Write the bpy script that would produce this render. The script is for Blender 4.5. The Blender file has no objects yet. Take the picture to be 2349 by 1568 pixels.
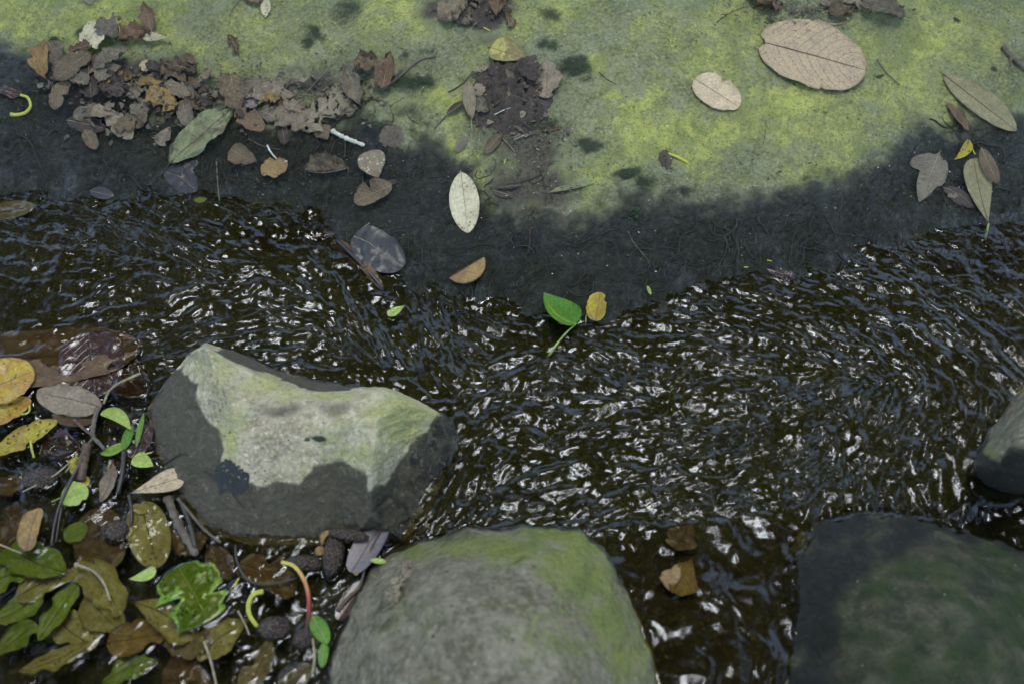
import bpy, bmesh, math, random
import numpy as np
from mathutils import Vector, Matrix
from mathutils.bvhtree import BVHTree
from mathutils.geometry import delaunay_2d_cdt

S = bpy.context.scene
COL = S.collection
rad = math.radians

# ------------------------------------------------------------------ camera
CAM = np.array([0.0, -0.95, 1.36])
LENS = 40.0
cd = bpy.data.cameras.new("camera")
cam = bpy.data.objects.new("camera", cd)
COL.objects.link(cam)
cam.location = CAM
FWD = -CAM / np.linalg.norm(CAM)
cam.rotation_euler = Vector(FWD).to_track_quat('-Z', 'Y').to_euler()
cd.lens = LENS
cd.sensor_width = 36
cd.clip_start = 0.02
cd.clip_end = 200
cd.dof.use_dof = True
cd.dof.focus_distance = 1.72
cd.dof.aperture_fstop = 2.8
cd.dof.aperture_blades = 7
S.camera = cam

# ------------------------------------------------------------------ light
SUN_EL, SUN_AZ = 84.0, 26.0      # elevation; azimuth from +y towards +x
w = bpy.data.worlds.new("World")
S.world = w
w.use_nodes = True
nt = w.node_tree
sky = nt.nodes.new("ShaderNodeTexSky")
sky.sky_type = 'NISHITA'
sky.sun_disc = False
sky.sun_elevation = rad(SUN_EL)
sky.sun_rotation = rad(SUN_AZ)
sky.air_density = 1.0
sky.dust_density = 2.2
nt.links.new(sky.outputs[0], nt.nodes["Background"].inputs[0])
nt.nodes["Background"].inputs[1].default_value = 0.13
sl = bpy.data.lights.new("sun", 'SUN')
sl.energy = 1.5
sl.angle = rad(33)
sl.color = (0.87, 0.96, 1.0)
so = bpy.data.objects.new("sun", sl)
COL.objects.link(so)
sd = Vector((math.sin(rad(SUN_AZ)) * math.cos(rad(SUN_EL)), math.cos(rad(SUN_AZ)) * math.cos(rad(SUN_EL)), math.sin(rad(SUN_EL))))
so.rotation_euler = (-sd).to_track_quat('-Z', 'Y').to_euler()
so.location = sd * 8
S.view_settings.view_transform = 'Standard'
S.view_settings.look = 'None'
S.view_settings.exposure = 2.05
S.view_settings.gamma = 1
S.view_settings.use_curve_mapping = False
S.render.engine = 'CYCLES'
S.cycles.max_bounces = 8
S.cycles.transparent_max_bounces = 16
S.cycles.use_denoising = True

# ------------------------------------------------------------------ picture <-> place
UPV = np.array([0.0, -FWD[2], FWD[1]])
HT = 18.0 / LENS


def ray(tx, ty):
    u = (tx - 1174.5) / 1174.5 * HT
    v = (784 - ty) / 1174.5 * HT
    d = np.array([u, v * UPV[1] + FWD[1], v * UPV[2] + FWD[2]])
    return d


def at_z(tx, ty, z=0.0):
    d = ray(tx, ty)
    k = (z - CAM[2]) / d[2]
    return CAM + d * k


def to_t(x, y, z):
    dx, dy, dz = x - CAM[0], y - CAM[1], z - CAM[2]
    dep = dy * FWD[1] + dz * FWD[2]
    up = dy * UPV[1] + dz * UPV[2]
    return dx / dep / HT * 1174.5 + 1174.5, 784 - up / dep / HT * 1174.5


# ------------------------------------------------------------------ noise
_LAT = {}


def vn(x, y, seed=0):
    if seed not in _LAT:
        r = np.random.RandomState(seed + 11)
        a = r.rand(256, 256) * 2 * np.pi
        _LAT[seed] = (np.cos(a), np.sin(a))
    gx, gy = _LAT[seed]
    xi = np.floor(x).astype(np.int64)
    yi = np.floor(y).astype(np.int64)
    fx, fy = x - xi, y - yi
    ux, uy = fx * fx * fx * (fx * (fx * 6 - 15) + 10), fy * fy * fy * (fy * (fy * 6 - 15) + 10)

    def g(a, b):
        ia, ib = (xi + a) & 255, (yi + b) & 255
        return gx[ib, ia] * (fx - a) + gy[ib, ia] * (fy - b)
    n0 = g(0, 0) * (1 - ux) + g(1, 0) * ux
    n1 = g(0, 1) * (1 - ux) + g(1, 1) * ux
    return (n0 * (1 - uy) + n1 * uy) * 1.5


def fbm(x, y, seed=0, octv=4, gain=0.5):
    s, a, f = 0, 1.0, 1.0
    for i in range(octv):
        s = s + a * vn(x * f + 17.3 * i, y * f - 9.1 * i, seed + i)
        a *= gain
        f *= 2.03
    return s


def sstep(e0, e1, v):
    t = np.clip((v - e0) / (e1 - e0), 0, 1)
    return t * t * (3 - 2 * t)


def poly_sd(px, py, poly):
    """signed distance, negative inside"""
    P = np.array(poly, float)
    n = len(P)
    d = np.full(px.shape, 1e9)
    inside = np.zeros(px.shape, bool)
    for i in range(n):
        a, b = P[i], P[(i + 1) % n]
        e = b - a
        wx, wy = px - a[0], py - a[1]
        t = np.clip((wx * e[0] + wy * e[1]) / (e @ e + 1e-9), 0, 1)
        d = np.minimum(d, (wx - e[0] * t) ** 2 + (wy - e[1] * t) ** 2)
        c = ((a[1] > py) != (b[1] > py)) & (px < (b[0] - a[0]) * (py - a[1]) / (b[1] - a[1] + 1e-12) + a[0])
        inside ^= c
    d = np.sqrt(d)
    return np.where(inside, -d, d)


def blobs(px, py, L):
    s = np.zeros(px.shape)
    for b in L:
        cx, cy, rx, ry, a = b[:5]
        s = np.maximum(s, a * np.exp(-(((px - cx) / rx) ** 2 + ((py - cy) / ry) ** 2) * 0.8))
    return s


# ------------------------------------------------------------------ mesh helpers
def mesh_np(name, V, F, mat=None, smooth=True, parent=None, uv=None, attrs=None):
    me = bpy.data.meshes.new(name)
    V = np.asarray(V, np.float32)
    F = np.asarray(F, np.int32)
    k = F.shape[1]
    me.vertices.add(len(V))
    me.vertices.foreach_set("co", V.ravel())
    me.loops.add(F.size)
    me.loops.foreach_set("vertex_index", F.ravel())
    me.polygons.add(len(F))
    me.polygons.foreach_set("loop_start", np.arange(0, F.size, k, dtype=np.int32))
    me.polygons.foreach_set("loop_total", np.full(len(F), k, dtype=np.int32))
    me.update(calc_edges=True)
    if smooth:
        me.polygons.foreach_set("use_smooth", np.ones(len(F), bool))
    if uv is not None:
        ul = me.uv_layers.new(name="UVMap")
        ul.data.foreach_set("uv", np.asarray(uv, np.float32)[F.ravel()].ravel())
    if attrs:
        for n, a in attrs.items():
            at = me.attributes.new(n, 'FLOAT', 'POINT')
            at.data.foreach_set("value", np.asarray(a, np.float32))
    if mat:
        me.materials.append(mat)
    o = bpy.data.objects.new(name, me)
    COL.objects.link(o)
    if parent:
        o.parent = parent
    return o


def grid_faces(nu, nv):
    """faces of a (nu x nv) vertex grid, index = i*nv + j"""
    i, j = np.meshgrid(np.arange(nu - 1), np.arange(nv - 1), indexing='ij')
    a = (i * nv + j).ravel()
    return np.stack([a, a + nv, a + nv + 1, a + 1], 1)


def tube(name, pts, r0, r1=None, mat=None, parent=None, sides=6, wob=0.0, seed=1, V_only=False, knots=0):
    """tapered tube through 3-D points (Catmull-Rom smoothed)"""
    P = np.array(pts, float)
    r1 = r0 if r1 is None else r1
    if len(P) > 2:
        Q = np.vstack([2 * P[0] - P[1], P, 2 * P[-1] - P[-2]])
        out = []
        for i in range(1, len(Q) - 2):
            for t in np.linspace(0, 1, 5, endpoint=False):
                a, b, c, d = Q[i - 1], Q[i], Q[i + 1], Q[i + 2]
                out.append(0.5 * (2 * b + (c - a) * t + (2 * a - 5 * b + 4 * c - d) * t * t + (3 * b - a - 3 * c + d) * t ** 3))
        out.append(P[-1])
        P = np.array(out)
    else:
        P = np.array([P[0] * (1 - t) + P[1] * t for t in np.linspace(0, 1, 5)])
    n = len(P)
    rs = np.random.RandomState(seed)
    T = np.gradient(P, axis=0)
    T /= np.linalg.norm(T, axis=1)[:, None] + 1e-12
    A = np.cross(T, [0.03, 0.05, 1.0])
    A /= np.linalg.norm(A, axis=1)[:, None] + 1e-12
    B = np.cross(T, A)
    r = np.linspace(r0, r1, n) * (1 + wob * rs.randn(n))
    ang = np.arange(sides) * 2 * np.pi / sides
    V = P[:, None, :] + (A[:, None, :] * np.cos(ang)[None, :, None] + B[:, None, :] * np.sin(ang)[None, :, None]) * r[:, None, None]
    V = V.reshape(-1, 3)
    F = []
    for i in range(n - 1):
        for j in range(sides):
            k = (j + 1) % sides
            F.append((i * sides + j, i * sides + k, (i + 1) * sides + k, (i + 1) * sides + j))
    nb = len(V)
    V = np.vstack([V, P[0] - T[0] * r0 * .4, P[-1] + T[-1] * r1 * .4])
    for j in range(sides):
        k = (j + 1) % sides
        F.append((nb, k, j, nb))
        F.append((nb + 1, (n - 1) * sides + j, (n - 1) * sides + k, nb + 1))
    quads = [f for f in F if f[0] != f[3]]
    tris = [f[:3] for f in F if f[0] == f[3]]
    if V_only:
        return V, quads, tris
    me = bpy.data.meshes.new(name)
    me.from_pydata([tuple(v) for v in V], [], quads + tris)
    for p in me.polygons:
        p.use_smooth = True
    if mat:
        me.materials.append(mat)
    o = bpy.data.objects.new(name, me)
    COL.objects.link(o)
    if parent:
        o.parent = parent
    return o


def tag(o, label=None, cat=None, group=None, kind=None):
    if label:
        o["label"] = label
    if cat:
        o["category"] = cat
    if group:
        o["group"] = group
    if kind:
        o["kind"] = kind
    return o


# ------------------------------------------------------------------ material helpers
class M:
    def __init__(self, name):
        self.m = bpy.data.materials.new(name)
        self.m.use_nodes = True
        self.t = self.m.node_tree
        self.b = self.t.nodes["Principled BSDF"]
        self.out = self.t.nodes["Material Output"]

    def n(self, typ, **kw):
        x = self.t.nodes.new(typ)
        for k, v in kw.items():
            setattr(x, k, v)
        return x

    def l(self, a, b):
        self.t.links.new(a, b)

    def sock(self, node, inp, v):
        if hasattr(v, "is_linked"):
            self.l(v, node.inputs[inp])
        elif v is not None:
            node.inputs[inp].default_value = v

    def coord(self, what="Object"):
        return self.n("ShaderNodeTexCoord").outputs[what]

    def noise(self, scale, detail=4, rough=.55, vec=None, dist=0.0, col=False):
        x = self.n("ShaderNodeTexNoise")
        self.sock(x, "Vector", vec)
        x.inputs["Scale"].default_value = scale
        x.inputs["Detail"].default_value = detail
        x.inputs["Roughness"].default_value = rough
        x.inputs["Distortion"].default_value = dist
        return x.outputs["Color" if col else "Fac"]

    def ramp(self, v, a, b, c0=0.0, c1=1.0):
        x = self.n("ShaderNodeMapRange", interpolation_type='SMOOTHSTEP')
        self.sock(x, "Value", v)
        x.inputs["From Min"].default_value = a
        x.inputs["From Max"].default_value = b
        x.inputs["To Min"].default_value = c0
        x.inputs["To Max"].default_value = c1
        return x.outputs[0]

    def math(self, op, a, b=None, c=None, clamp=False):
        x = self.n("ShaderNodeMath", operation=op)
        x.use_clamp = clamp
        self.sock(x, 0, a)
        self.sock(x, 1, b)
        self.sock(x, 2, c)
        return x.outputs[0]

    def mix(self, f, a, b, mode='MIX'):
        x = self.n("ShaderNodeMix", data_type='RGBA', blend_type=mode)
        self.sock(x, 0, f)
        for i, v in ((6, a), (7, b)):
            if isinstance(v, tuple):
                v = (*v, 1) if len(v) == 3 else v
            self.sock(x, i, v)
        return x.outputs[2]

    def attr(self, name):
        return self.n("ShaderNodeAttribute", attribute_name=name).outputs["Fac"]

    def bump(self, h, strength=.3, dist=.001, normal=None):
        x = self.n("ShaderNodeBump")
        x.inputs["Strength"].default_value = strength
        x.inputs["Distance"].default_value = dist
        self.l(h, x.inputs["Height"])
        if normal is not None:
            self.l(normal, x.inputs["Normal"])
        return x.outputs[0]

    def put(self, col=None, rough=None, normal=None, spec=None):
        if col is not None:
            if isinstance(col, tuple):
                col = (*col, 1)
            self.sock(self.b, "Base Color", col)
        self.sock(self.b, "Roughness", rough)
        if normal is not None:
            self.l(normal, self.b.inputs["Normal"])
        self.sock(self.b, "Specular IOR Level", spec)
        return self.m


def stone_mat(name, dry, dry2, moss_c, moss_c2, wet_mul=0.32, wetcol=(0.018, 0.019, 0.013), mossdark=(0.012, 0.03, 0.008), mud_c=(0.045, 0.037, 0.029), wet_rough=0.27, bumpd=0.0016, fine=1.0, sunk_c=(2.5, 2.25, 1.6), soft=(.18, .85)):
    m = M(name)
    co = m.coord("Object")
    big = m.noise(9, 5, .6, co)
    mid = m.noise(38, 6, .65, co, .3)
    fin = m.noise(190 * fine, 5, .7, co)
    grn = m.noise(620 * fine, 3, .7, co)
    moss, wet, mud, dk, sub = m.attr("moss"), m.attr("wet"), m.attr("mud"), m.attr("dark"), m.attr("sunk")
    c = m.mix(m.ramp(big, .35, .65), dry, dry2)
    c = m.mix(m.ramp(mid, .40, .62, 0, .75), c, tuple(x * .55 for x in dry))
    c = m.mix(m.ramp(fin, .52, .72, 0, .7), c, tuple(min(1, x * 1.65) for x in dry2))
    # moss film: patchy, breaks up on fine noise
    mf = m.math('ADD', m.math('MULTIPLY', moss, 1.0), m.math('ADD', m.math('MULTIPLY', mid, 1.7), m.math('ADD', m.math('MULTIPLY', big, .9), m.math('MULTIPLY', fin, 1.1))))
    mfac = m.ramp(mf, 1.80, 3.05)
    mc = m.mix(m.math('MAXIMUM', m.ramp(m.noise(60, 5, .7, co), .38, .66, 0, .8), m.ramp(m.noise(13, 4, .6, co, .5), .44, .62, 0, .85)), moss_c, moss_c2)
    mc = m.mix(m.ramp(grn, .35, .6, .55, 0), mc, tuple(x * .4 for x in moss_c2))
    c = m.mix(mfac, c, mc)
    c = m.mix(m.ramp(m.noise(75, 6, .75, co, .5), .56, .70, 0, .55), c, tuple(x * .42 for x in dry))
    c = m.mix(m.ramp(fin, .50, .36, 0, .55), c, m.mix(1.0, c, (.45, .47, .42), 'MULTIPLY'))
    # mud
    mudf = m.ramp(m.math('ADD', mud, m.math('MULTIPLY', m.math('SUBTRACT', fin, .5), .9)), .35, .7)
    mudc = m.mix(m.ramp(fin, .4, .65), mud_c, tuple(x * 1.7 for x in mud_c))
    c = m.mix(m.math('MULTIPLY', mudf, .85), c, mudc)
    # pits and specks
    sp = m.n("ShaderNodeTexVoronoi")
    m.l(co, sp.inputs["Vector"])
    sp.inputs["Scale"].default_value = 95 * fine
    spk = m.ramp(sp.outputs["Distance"], .10, .2, .8, 0)
    spg = m.ramp(m.noise(30, 3, .5, co), .5, .62)
    c = m.mix(m.math('MULTIPLY', spk, spg), c, (.018, .02, .014))
    sp2 = m.n("ShaderNodeTexVoronoi")
    m.l(co, sp2.inputs["Vector"])
    sp2.inputs["Scale"].default_value = 60 * fine
    lsp = m.ramp(sp2.outputs["Distance"], .05, .09, .75, 0)
    lsg = m.ramp(m.noise(21, 3, .5, co), .52, .6)
    c = m.mix(m.math('MULTIPLY', lsp, lsg), c, (.42, .42, .36))
    # dark growth spots, and shade painted on the pale rock's right side
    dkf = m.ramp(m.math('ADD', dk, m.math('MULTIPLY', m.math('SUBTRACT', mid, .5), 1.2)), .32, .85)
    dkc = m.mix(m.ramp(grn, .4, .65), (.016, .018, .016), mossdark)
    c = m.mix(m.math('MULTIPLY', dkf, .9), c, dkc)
    # wet film
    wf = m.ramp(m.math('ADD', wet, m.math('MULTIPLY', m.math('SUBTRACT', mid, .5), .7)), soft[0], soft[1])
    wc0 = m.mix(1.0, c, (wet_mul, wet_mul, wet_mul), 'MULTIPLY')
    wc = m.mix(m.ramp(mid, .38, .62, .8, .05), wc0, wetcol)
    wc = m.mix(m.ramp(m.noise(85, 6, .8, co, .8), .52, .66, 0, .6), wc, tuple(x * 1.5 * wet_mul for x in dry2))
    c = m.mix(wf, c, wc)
    c = m.mix(m.math('MULTIPLY', wf, m.ramp(fin, .5, .68, 0, .5)), c, (.010, .012, .011))
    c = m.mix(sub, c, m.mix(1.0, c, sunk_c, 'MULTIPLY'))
    film = m.attr('film')
    rg = m.math('SUBTRACT', m.math('SUBTRACT', .92, m.math('MULTIPLY', wf, .92 - wet_rough)), m.math('MULTIPLY', film, .26))
    h = m.math('ADD', m.math('MULTIPLY', mid, 2.0), m.math('ADD', m.math('MULTIPLY', fin, .8), m.math('MULTIPLY', grn, .25)))
    bn = m.bump(h, 1.0, bumpd * 1.3)
    cr_ = m.noise(120, 5, .75, co, 1.2)
    m.put(c, rg, m.bump(m.math('MULTIPLY', m.math('ABSOLUTE', m.math('SUBTRACT', cr_, .5)), m.math('MULTIPLY', wf, -3.0)), 1.0, .0045, bn), None)
    sp_ = m.math('MULTIPLY', m.math('ADD', .25, m.math('ADD', m.math('MULTIPLY', wf, .15), m.math('MULTIPLY', film, .4))), m.math('SUBTRACT', 1.0, sub))
    m.l(sp_, m.b.inputs["Specular IOR Level"])
    return m.m


bank_mat = stone_mat("mossy_stone", (.145, .155, .082), (.20, .205, .115), (.43, .44, .11), (.175, .20, .065))
rock_mat = stone_mat("pale_stone", (.41, .355, .235), (.52, .455, .31), (.42, .41, .16), (.36, .36, .14), wet_mul=.42, wetcol=(.092, .080, .045), wet_rough=.6, soft=(.3, .7))
boulder_mat = stone_mat("grey_stone", (.165, .145, .095), (.225, .20, .14), (.21, .235, .055), (.14, .165, .045), wet_mul=.3, wetcol=(.03, .03, .02), fine=.7, bumpd=.0022)
dark_mat = stone_mat("dark_wet_stone", (.055, .054, .030), (.082, .078, .045), (.035, .055, .013), (.025, .040, .011), wet_mul=.5, wetcol=(.014, .014, .007), wet_rough=.5, fine=.8, bumpd=.0022)


def leafmat(name, c1, c2, vein, rough=.75, speck=None, speck_amt=.0, nv=9, slope=.35, veinw=.10, veinf=.6, spec=.3, bumpk=.5, thr=(.42, .62), trans=0.0):
    m = M(name)
    co = m.coord("UV")
    oi = m.n("ShaderNodeObjectInfo")
    sep = m.n("ShaderNodeSeparateXYZ")
    m.l(co, sep.inputs[0])
    s, t = sep.outputs[0], sep.outputs[1]
    at = m.math('ABSOLUTE', m.math('SUBTRACT', t, .5))
    at2 = m.math('MULTIPLY', at, 2.0)
    off = m.n("ShaderNodeVectorMath", operation='ADD')
    m.l(m.coord("Object"), off.inputs[0])
    cx = m.n("ShaderNodeCombineXYZ")
    m.l(m.math('MULTIPLY', oi.outputs["Random"], 7.0), cx.inputs[0])
    m.l(m.math('MULTIPLY', oi.outputs["Random"], 3.0), cx.inputs[1])
    m.l(cx.outputs[0], off.inputs[1])
    V = off.outputs[0]
    n1 = m.noise(34, 5, .6, V, .4)
    n2 = m.noise(230, 5, .7, V)
    c = m.mix(m.ramp(n1, thr[0], thr[1]), c1, c2)
    c = m.mix(m.ramp(n2, .35, .7, .0, .45), c, tuple(x * .45 for x in c1))
    c = m.mix(m.ramp(n2, .55, .30, .0, .35), c, tuple(min(1, x * 1.35) for x in c1))
    c = m.mix(m.ramp(m.noise(75, 4, .6, V, 1.0), .55, .72, 0, .45), c, tuple(x * .5 for x in c2))
    # side veins
    ph = m.math('FRACT', m.math('SUBTRACT', m.math('MULTIPLY', s, float(nv)), m.math('MULTIPLY', m.math('POWER', at2, 1.3), slope * nv)))
    pd = m.math('ABSOLUTE', m.math('SUBTRACT', ph, .5))
    vl = m.ramp(pd, .5 - veinw, .5, 0, veinf)
    mid = m.ramp(at2, .0, .05, .8, 0)
    vm = m.math('MAXIMUM', vl, mid)
    c = m.mix(vm, c, vein)
    if speck is not None:
        vo = m.n("ShaderNodeTexVoronoi")
        m.l(V, vo.inputs["Vector"])
        vo.inputs["Scale"].default_value = 150
        sf = m.math('MULTIPLY', m.ramp(vo.outputs["Distance"], .2, .36, 1, 0), m.ramp(m.noise(26, 2, .5, V), .42, .6, 0, speck_amt))
        c = m.mix(sf, c, speck)
    # worn rim
    rim = m.math('MULTIPLY', m.ramp(at2, .82, 1.0, 0, .45), m.ramp(n1, .4, .55))
    c = m.mix(rim, c, tuple(x * .35 for x in c1))
    hue = m.n("ShaderNodeHueSaturation")
    m.l(c, hue.inputs["Color"])
    m.l(m.math('ADD', .88, m.math('MULTIPLY', oi.outputs["Random"], .24)), hue.inputs["Value"])
    h = m.math('ADD', m.math('MULTIPLY', vm, 1.0), m.math('MULTIPLY', n2, .8))
    m.put(hue.outputs[0], rough, m.bump(h, bumpk, .0006), spec)
    if trans:
        tr = m.n("ShaderNodeBsdfTranslucent")
        m.l(hue.outputs[0], tr.inputs[0])
        mx = m.n("ShaderNodeMixShader")
        mx.inputs[0].default_value = trans
        m.l(m.b.outputs[0], mx.inputs[1])
        m.l(tr.outputs[0], mx.inputs[2])
        m.l(mx.outputs[0], m.out.inputs["Surface"])
    return m.m


LM = {
    'tan': leafmat("tan_leaf", (.40, .30, .175), (.35, .265, .165), (.12, .07, .045), nv=10, slope=.30, veinw=.055, veinf=.75, speck=(.12, .08, .05), speck_amt=.5),
    'cream': leafmat("cream_leaf", (.50, .39, .235), (.42, .33, .20), (.22, .14, .07), nv=11, slope=.3, veinw=.08, veinf=.35, speck=(.2, .13, .06), speck_amt=.7),
    'pale': leafmat("pale_leaf", (.47, .42, .265), (.38, .33, .205), (.34, .29, .17), nv=10, veinw=.06, veinf=.25, speck=(.12, .09, .05), speck_amt=.8),
    'olivebrown': leafmat("olive_brown_leaf", (.24, .21, .105), (.19, .165, .08), (.11, .085, .045), nv=8, veinf=.35, speck=(.35, .3, .08), speck_amt=.3),
    'olive': leafmat("olive_green_leaf", (.20, .22, .10), (.11, .10, .055), (.06, .05, .03), rough=.5, nv=6, veinf=.3, thr=(.45, .6)),
    'brown': leafmat("brown_leaf", (.155, .115, .065), (.10, .072, .043), (.05, .034, .022), nv=9, veinf=.65, veinw=.16),
    'redbrown': leafmat("reddish_brown_leaf", (.165, .105, .060), (.10, .062, .040), (.05, .03, .022), nv=8, veinf=.5),
    'orange': leafmat("orange_brown_leaf", (.28, .18, .06), (.18, .11, .045), (.09, .05, .02), nv=8, veinf=.5, rough=.6),
    'grey': leafmat("grey_brown_leaf", (.17, .142, .095), (.105, .088, .06), (.06, .05, .04), nv=8, veinf=.4, speck=(.05, .04, .03), speck_amt=.6),
    'pink': leafmat("pinkish_brown_leaf", (.235, .185, .12), (.16, .125, .082), (.1, .07, .05), nv=8, veinf=.25, speck=(.08, .06, .045), speck_amt=.5),
    'darkbrown': leafmat("dark_brown_leaf", (.055, .040, .030), (.036, .027, .021), (.02, .015, .012), nv=9, veinf=.5, rough=.5),
    'skeleton': leafmat("skeleton_leaf", (.25, .205, .13), (.18, .145, .095), (.33, .28, .19), nv=12, veinf=.7),
    'mottled': leafmat("mottled_leaf", (.36, .33, .09), (.17, .125, .06), (.12, .09, .05), nv=7, veinf=.3, thr=(.46, .54), speck=(.15, .1, .05), speck_amt=1.0),
    'speckled': leafmat("speckled_leaf", (.24, .19, .12), (.19, .15, .095), (.12, .09, .06), nv=6, veinf=.2, speck=(.5, .47, .35), speck_amt=1.0),
    'yellow': leafmat("yellow_leaf", (.46, .37, .035), (.30, .19, .03), (.2, .15, .03), rough=.35, nv=7, veinf=.3, speck=(.04, .035, .012), speck_amt=1.0, trans=.12),
    'amber': leafmat("amber_wet_leaf", (.36, .20, .04), (.44, .33, .04), (.13, .08, .03), rough=.25, nv=7, veinf=.4, speck=(.05, .03, .015), speck_amt=.8),
    'green': leafmat("fresh_green_leaf", (.105, .24, .022), (.085, .20, .02), (.22, .36, .08), rough=.42, nv=8, slope=.3, veinw=.06, veinf=.7, trans=.12),
    'lime': leafmat("lime_leaf", (.36, .45, .10), (.29, .38, .08), (.42, .50, .18), rough=.3, nv=9, veinw=.06, veinf=.35, speck=(.1, .12, .03), speck_amt=.4, trans=.1),
    'ragged': leafmat("bright_wet_green_leaf", (.12, .235, .018), (.20, .27, .03), (.42, .5, .14), rough=.16, nv=6, veinw=.05, veinf=.35, speck=(.03, .05, .01), speck_amt=1.0),
    'subolive': leafmat("sunken_olive_leaf", (.36, .32, .12), (.28, .23, .09), (.08, .06, .03), rough=.4, nv=7, veinf=.3, speck=(.05, .035, .02), speck_amt=.7),
    'subgreen': leafmat("sunken_green_leaf", (.17, .27, .035), (.24, .28, .05), (.07, .09, .02), rough=.4, nv=7, veinf=.4),
    'subbrown': leafmat("sunken_brown_leaf", (.13, .075, .032), (.085, .05, .022), (.03, .018, .01), rough=.35, nv=8, veinf=.5, speck=(.2, .13, .03), speck_amt=.3),
    'wetred': leafmat("wet_maroon_leaf", (.048, .020, .013), (.033, .016, .011), (.012, .008, .006), rough=.16, nv=9, veinf=.5, spec=.6, speck=(.16, .08, .02), speck_amt=.25),
    'slick': leafmat("slick_grey_leaf", (.055, .052, .048), (.035, .033, .03), (.02, .02, .018), rough=.38, nv=7, veinf=.4, spec=.4),
    'mauve': leafmat("mauve_grey_leaf", (.115, .105, .115), (.15, .11, .10), (.06, .05, .05), rough=.4, nv=8, veinf=.2, spec=.5),
    'black': leafmat("blackened_leaf", (.020, .024, .024), (.028, .03, .028), (.012, .013, .013), rough=.6, nv=5, veinf=.3),
}


def plain(name, c, rough=.7, c2=None, spec=.3, sc=90):
    m = M(name)
    co = m.coord("Object")
    n = m.noise(sc, 5, .65, co)
    n2 = m.noise(sc * 6, 4, .7, co)
    col = m.mix(m.ramp(n, .38, .62), c, c2 or tuple(x * .6 for x in c))
    col = m.mix(m.ramp(n2, .45, .7, 0, .4), col, tuple(x * .4 for x in c))
    return m.put(col, rough, m.bump(n2, .5, .0006), spec)


twig_m = plain("twig_bark", (.15, .125, .09), .8)
dtwig_m = plain("wet_twig_bark", (.04, .033, .026), .35, spec=.5)
stalk_y = plain("yellow_stalk", (.46, .44, .07), .4, (.36, .37, .05))
stalk_t = plain("tan_stalk", (.36, .30, .17), .6)
stalk_b = plain("brown_stalk", (.13, .08, .05), .5)
stalk_g = plain("green_stalk", (.27, .36, .09), .4)
bark_w = plain("pale_bark", (.58, .57, .44), .8, (.42, .4, .3))
root_m = plain("root_thread", (.018, .018, .013), .45, (.03, .028, .02), .3)
def cone_material():
    m = M("cone_scales")
    co = m.coord("Object")
    v = m.n("ShaderNodeTexVoronoi")
    m.l(co, v.inputs["Vector"])
    v.inputs["Scale"].default_value = 330
    n = m.noise(500, 4, .7, co)
    c = m.mix(m.ramp(v.outputs["Distance"], .15, .6), (.14, .098, .062), (.026, .018, .012))
    c = m.mix(m.ramp(n, .45, .7, 0, .5), c, (.14, .11, .09))
    h = m.math('ADD', m.math('MULTIPLY', v.outputs["Distance"], -1.6), n)
    return m.put(c, .45, m.bump(h, 1.0, .002), .4)


cone_m = cone_material()
soil_m = plain("dark_soil", (.05, .042, .034), .85, (.075, .06, .048), .2, 60)
crumb_m = plain("leaf_crumbs", (.13, .108, .08), .85, (.075, .062, .048), .2, 20)
peb_m = plain("pale_grit", (.42, .40, .32), .8, (.3, .27, .2), .3, 50)
moss_m = plain("dark_moss_tuft", (.025, .05, .015), .9, (.05, .08, .025), .2, 200)

# ------------------------------------------------------------------ the ground
SH = [(-900, 250), (-300, 222), (0, 211), (174, 207), (244, 214), (305, 218), (331, 231), (370, 279), (479, 296), (545, 318), (632, 322), (697, 292), (828, 279), (854, 261), (937, 244), (985, 238), (1024, 233), (1400, 225), (2000, 220)]
shp = np.array([at_z(a / .4359, b / .4359)[:2] for a, b in SH])


def water_base(x, y):
    """calm level of the stream: two sheets that run together at the foot of the pale rock"""
    px, py = to_t(x, y, 0 * x)
    l = sstep(1000, 350, px + (py - 700) * .25) * sstep(1000, 560, py)
    r = sstep(1100, 1900, px) * sstep(1350, 700, py)
    z = .030 * l + .022 * r
    z = z + .007 * np.exp(-((px - 1560) / 300) ** 2 - ((py - 1330) / 180) ** 2)
    z = z + .028 * sstep(1180, 1650, py) * np.exp(-((px - 1600) / 230) ** 2)
    z = z - .010 * np.exp(-((px - 2270) / 100) ** 2 - ((py - 1180) / 70) ** 2)
    return z


def terrain(x, y):
    ys = np.interp(x, shp[:, 0], shp[:, 1])
    wb = water_base(x, np.minimum(y, ys))
    d = y - ys
    dp = np.maximum(d, 0)
    bank = wb + .20 * dp + .035 * (1 - np.exp(-dp / .12)) + .02 * np.sin(x * 2.2 + 1.0) * sstep(0, .6, dp)
    bank = bank + fbm(x * 5, y * 5, 3, 3) * .007 * sstep(0, .15, dp)
    dn = np.minimum(d, 0)
    dep = .024
    px, py = to_t(x, y, 0 * x)
    pool = sstep(760, 560, px) * sstep(1120, 1320, py)
    pool2 = np.exp(-((px - 1100) / 170) ** 2 - ((py - 930) / 120) ** 2)
    hole = np.exp(-((px - 2270) / 110) ** 2 - ((py - 1170) / 80) ** 2)
    bed = wb - dep * (1 - np.exp(dn / .035)) - .035 * pool - .03 * pool2 - .05 * hole
    bed = bed + fbm(x * 9, y * 9, 5, 4) * .008 * (1 - np.exp(dn / .05))
    k = sstep(-.02, .02, d)
    z = bed * (1 - k) + bank * k
    # wavy erosion at the waterline
    z = z + .009 * fbm(x * 18, y * 18, 9, 4) * np.exp(-(d / .10) ** 2)
    return z


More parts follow.
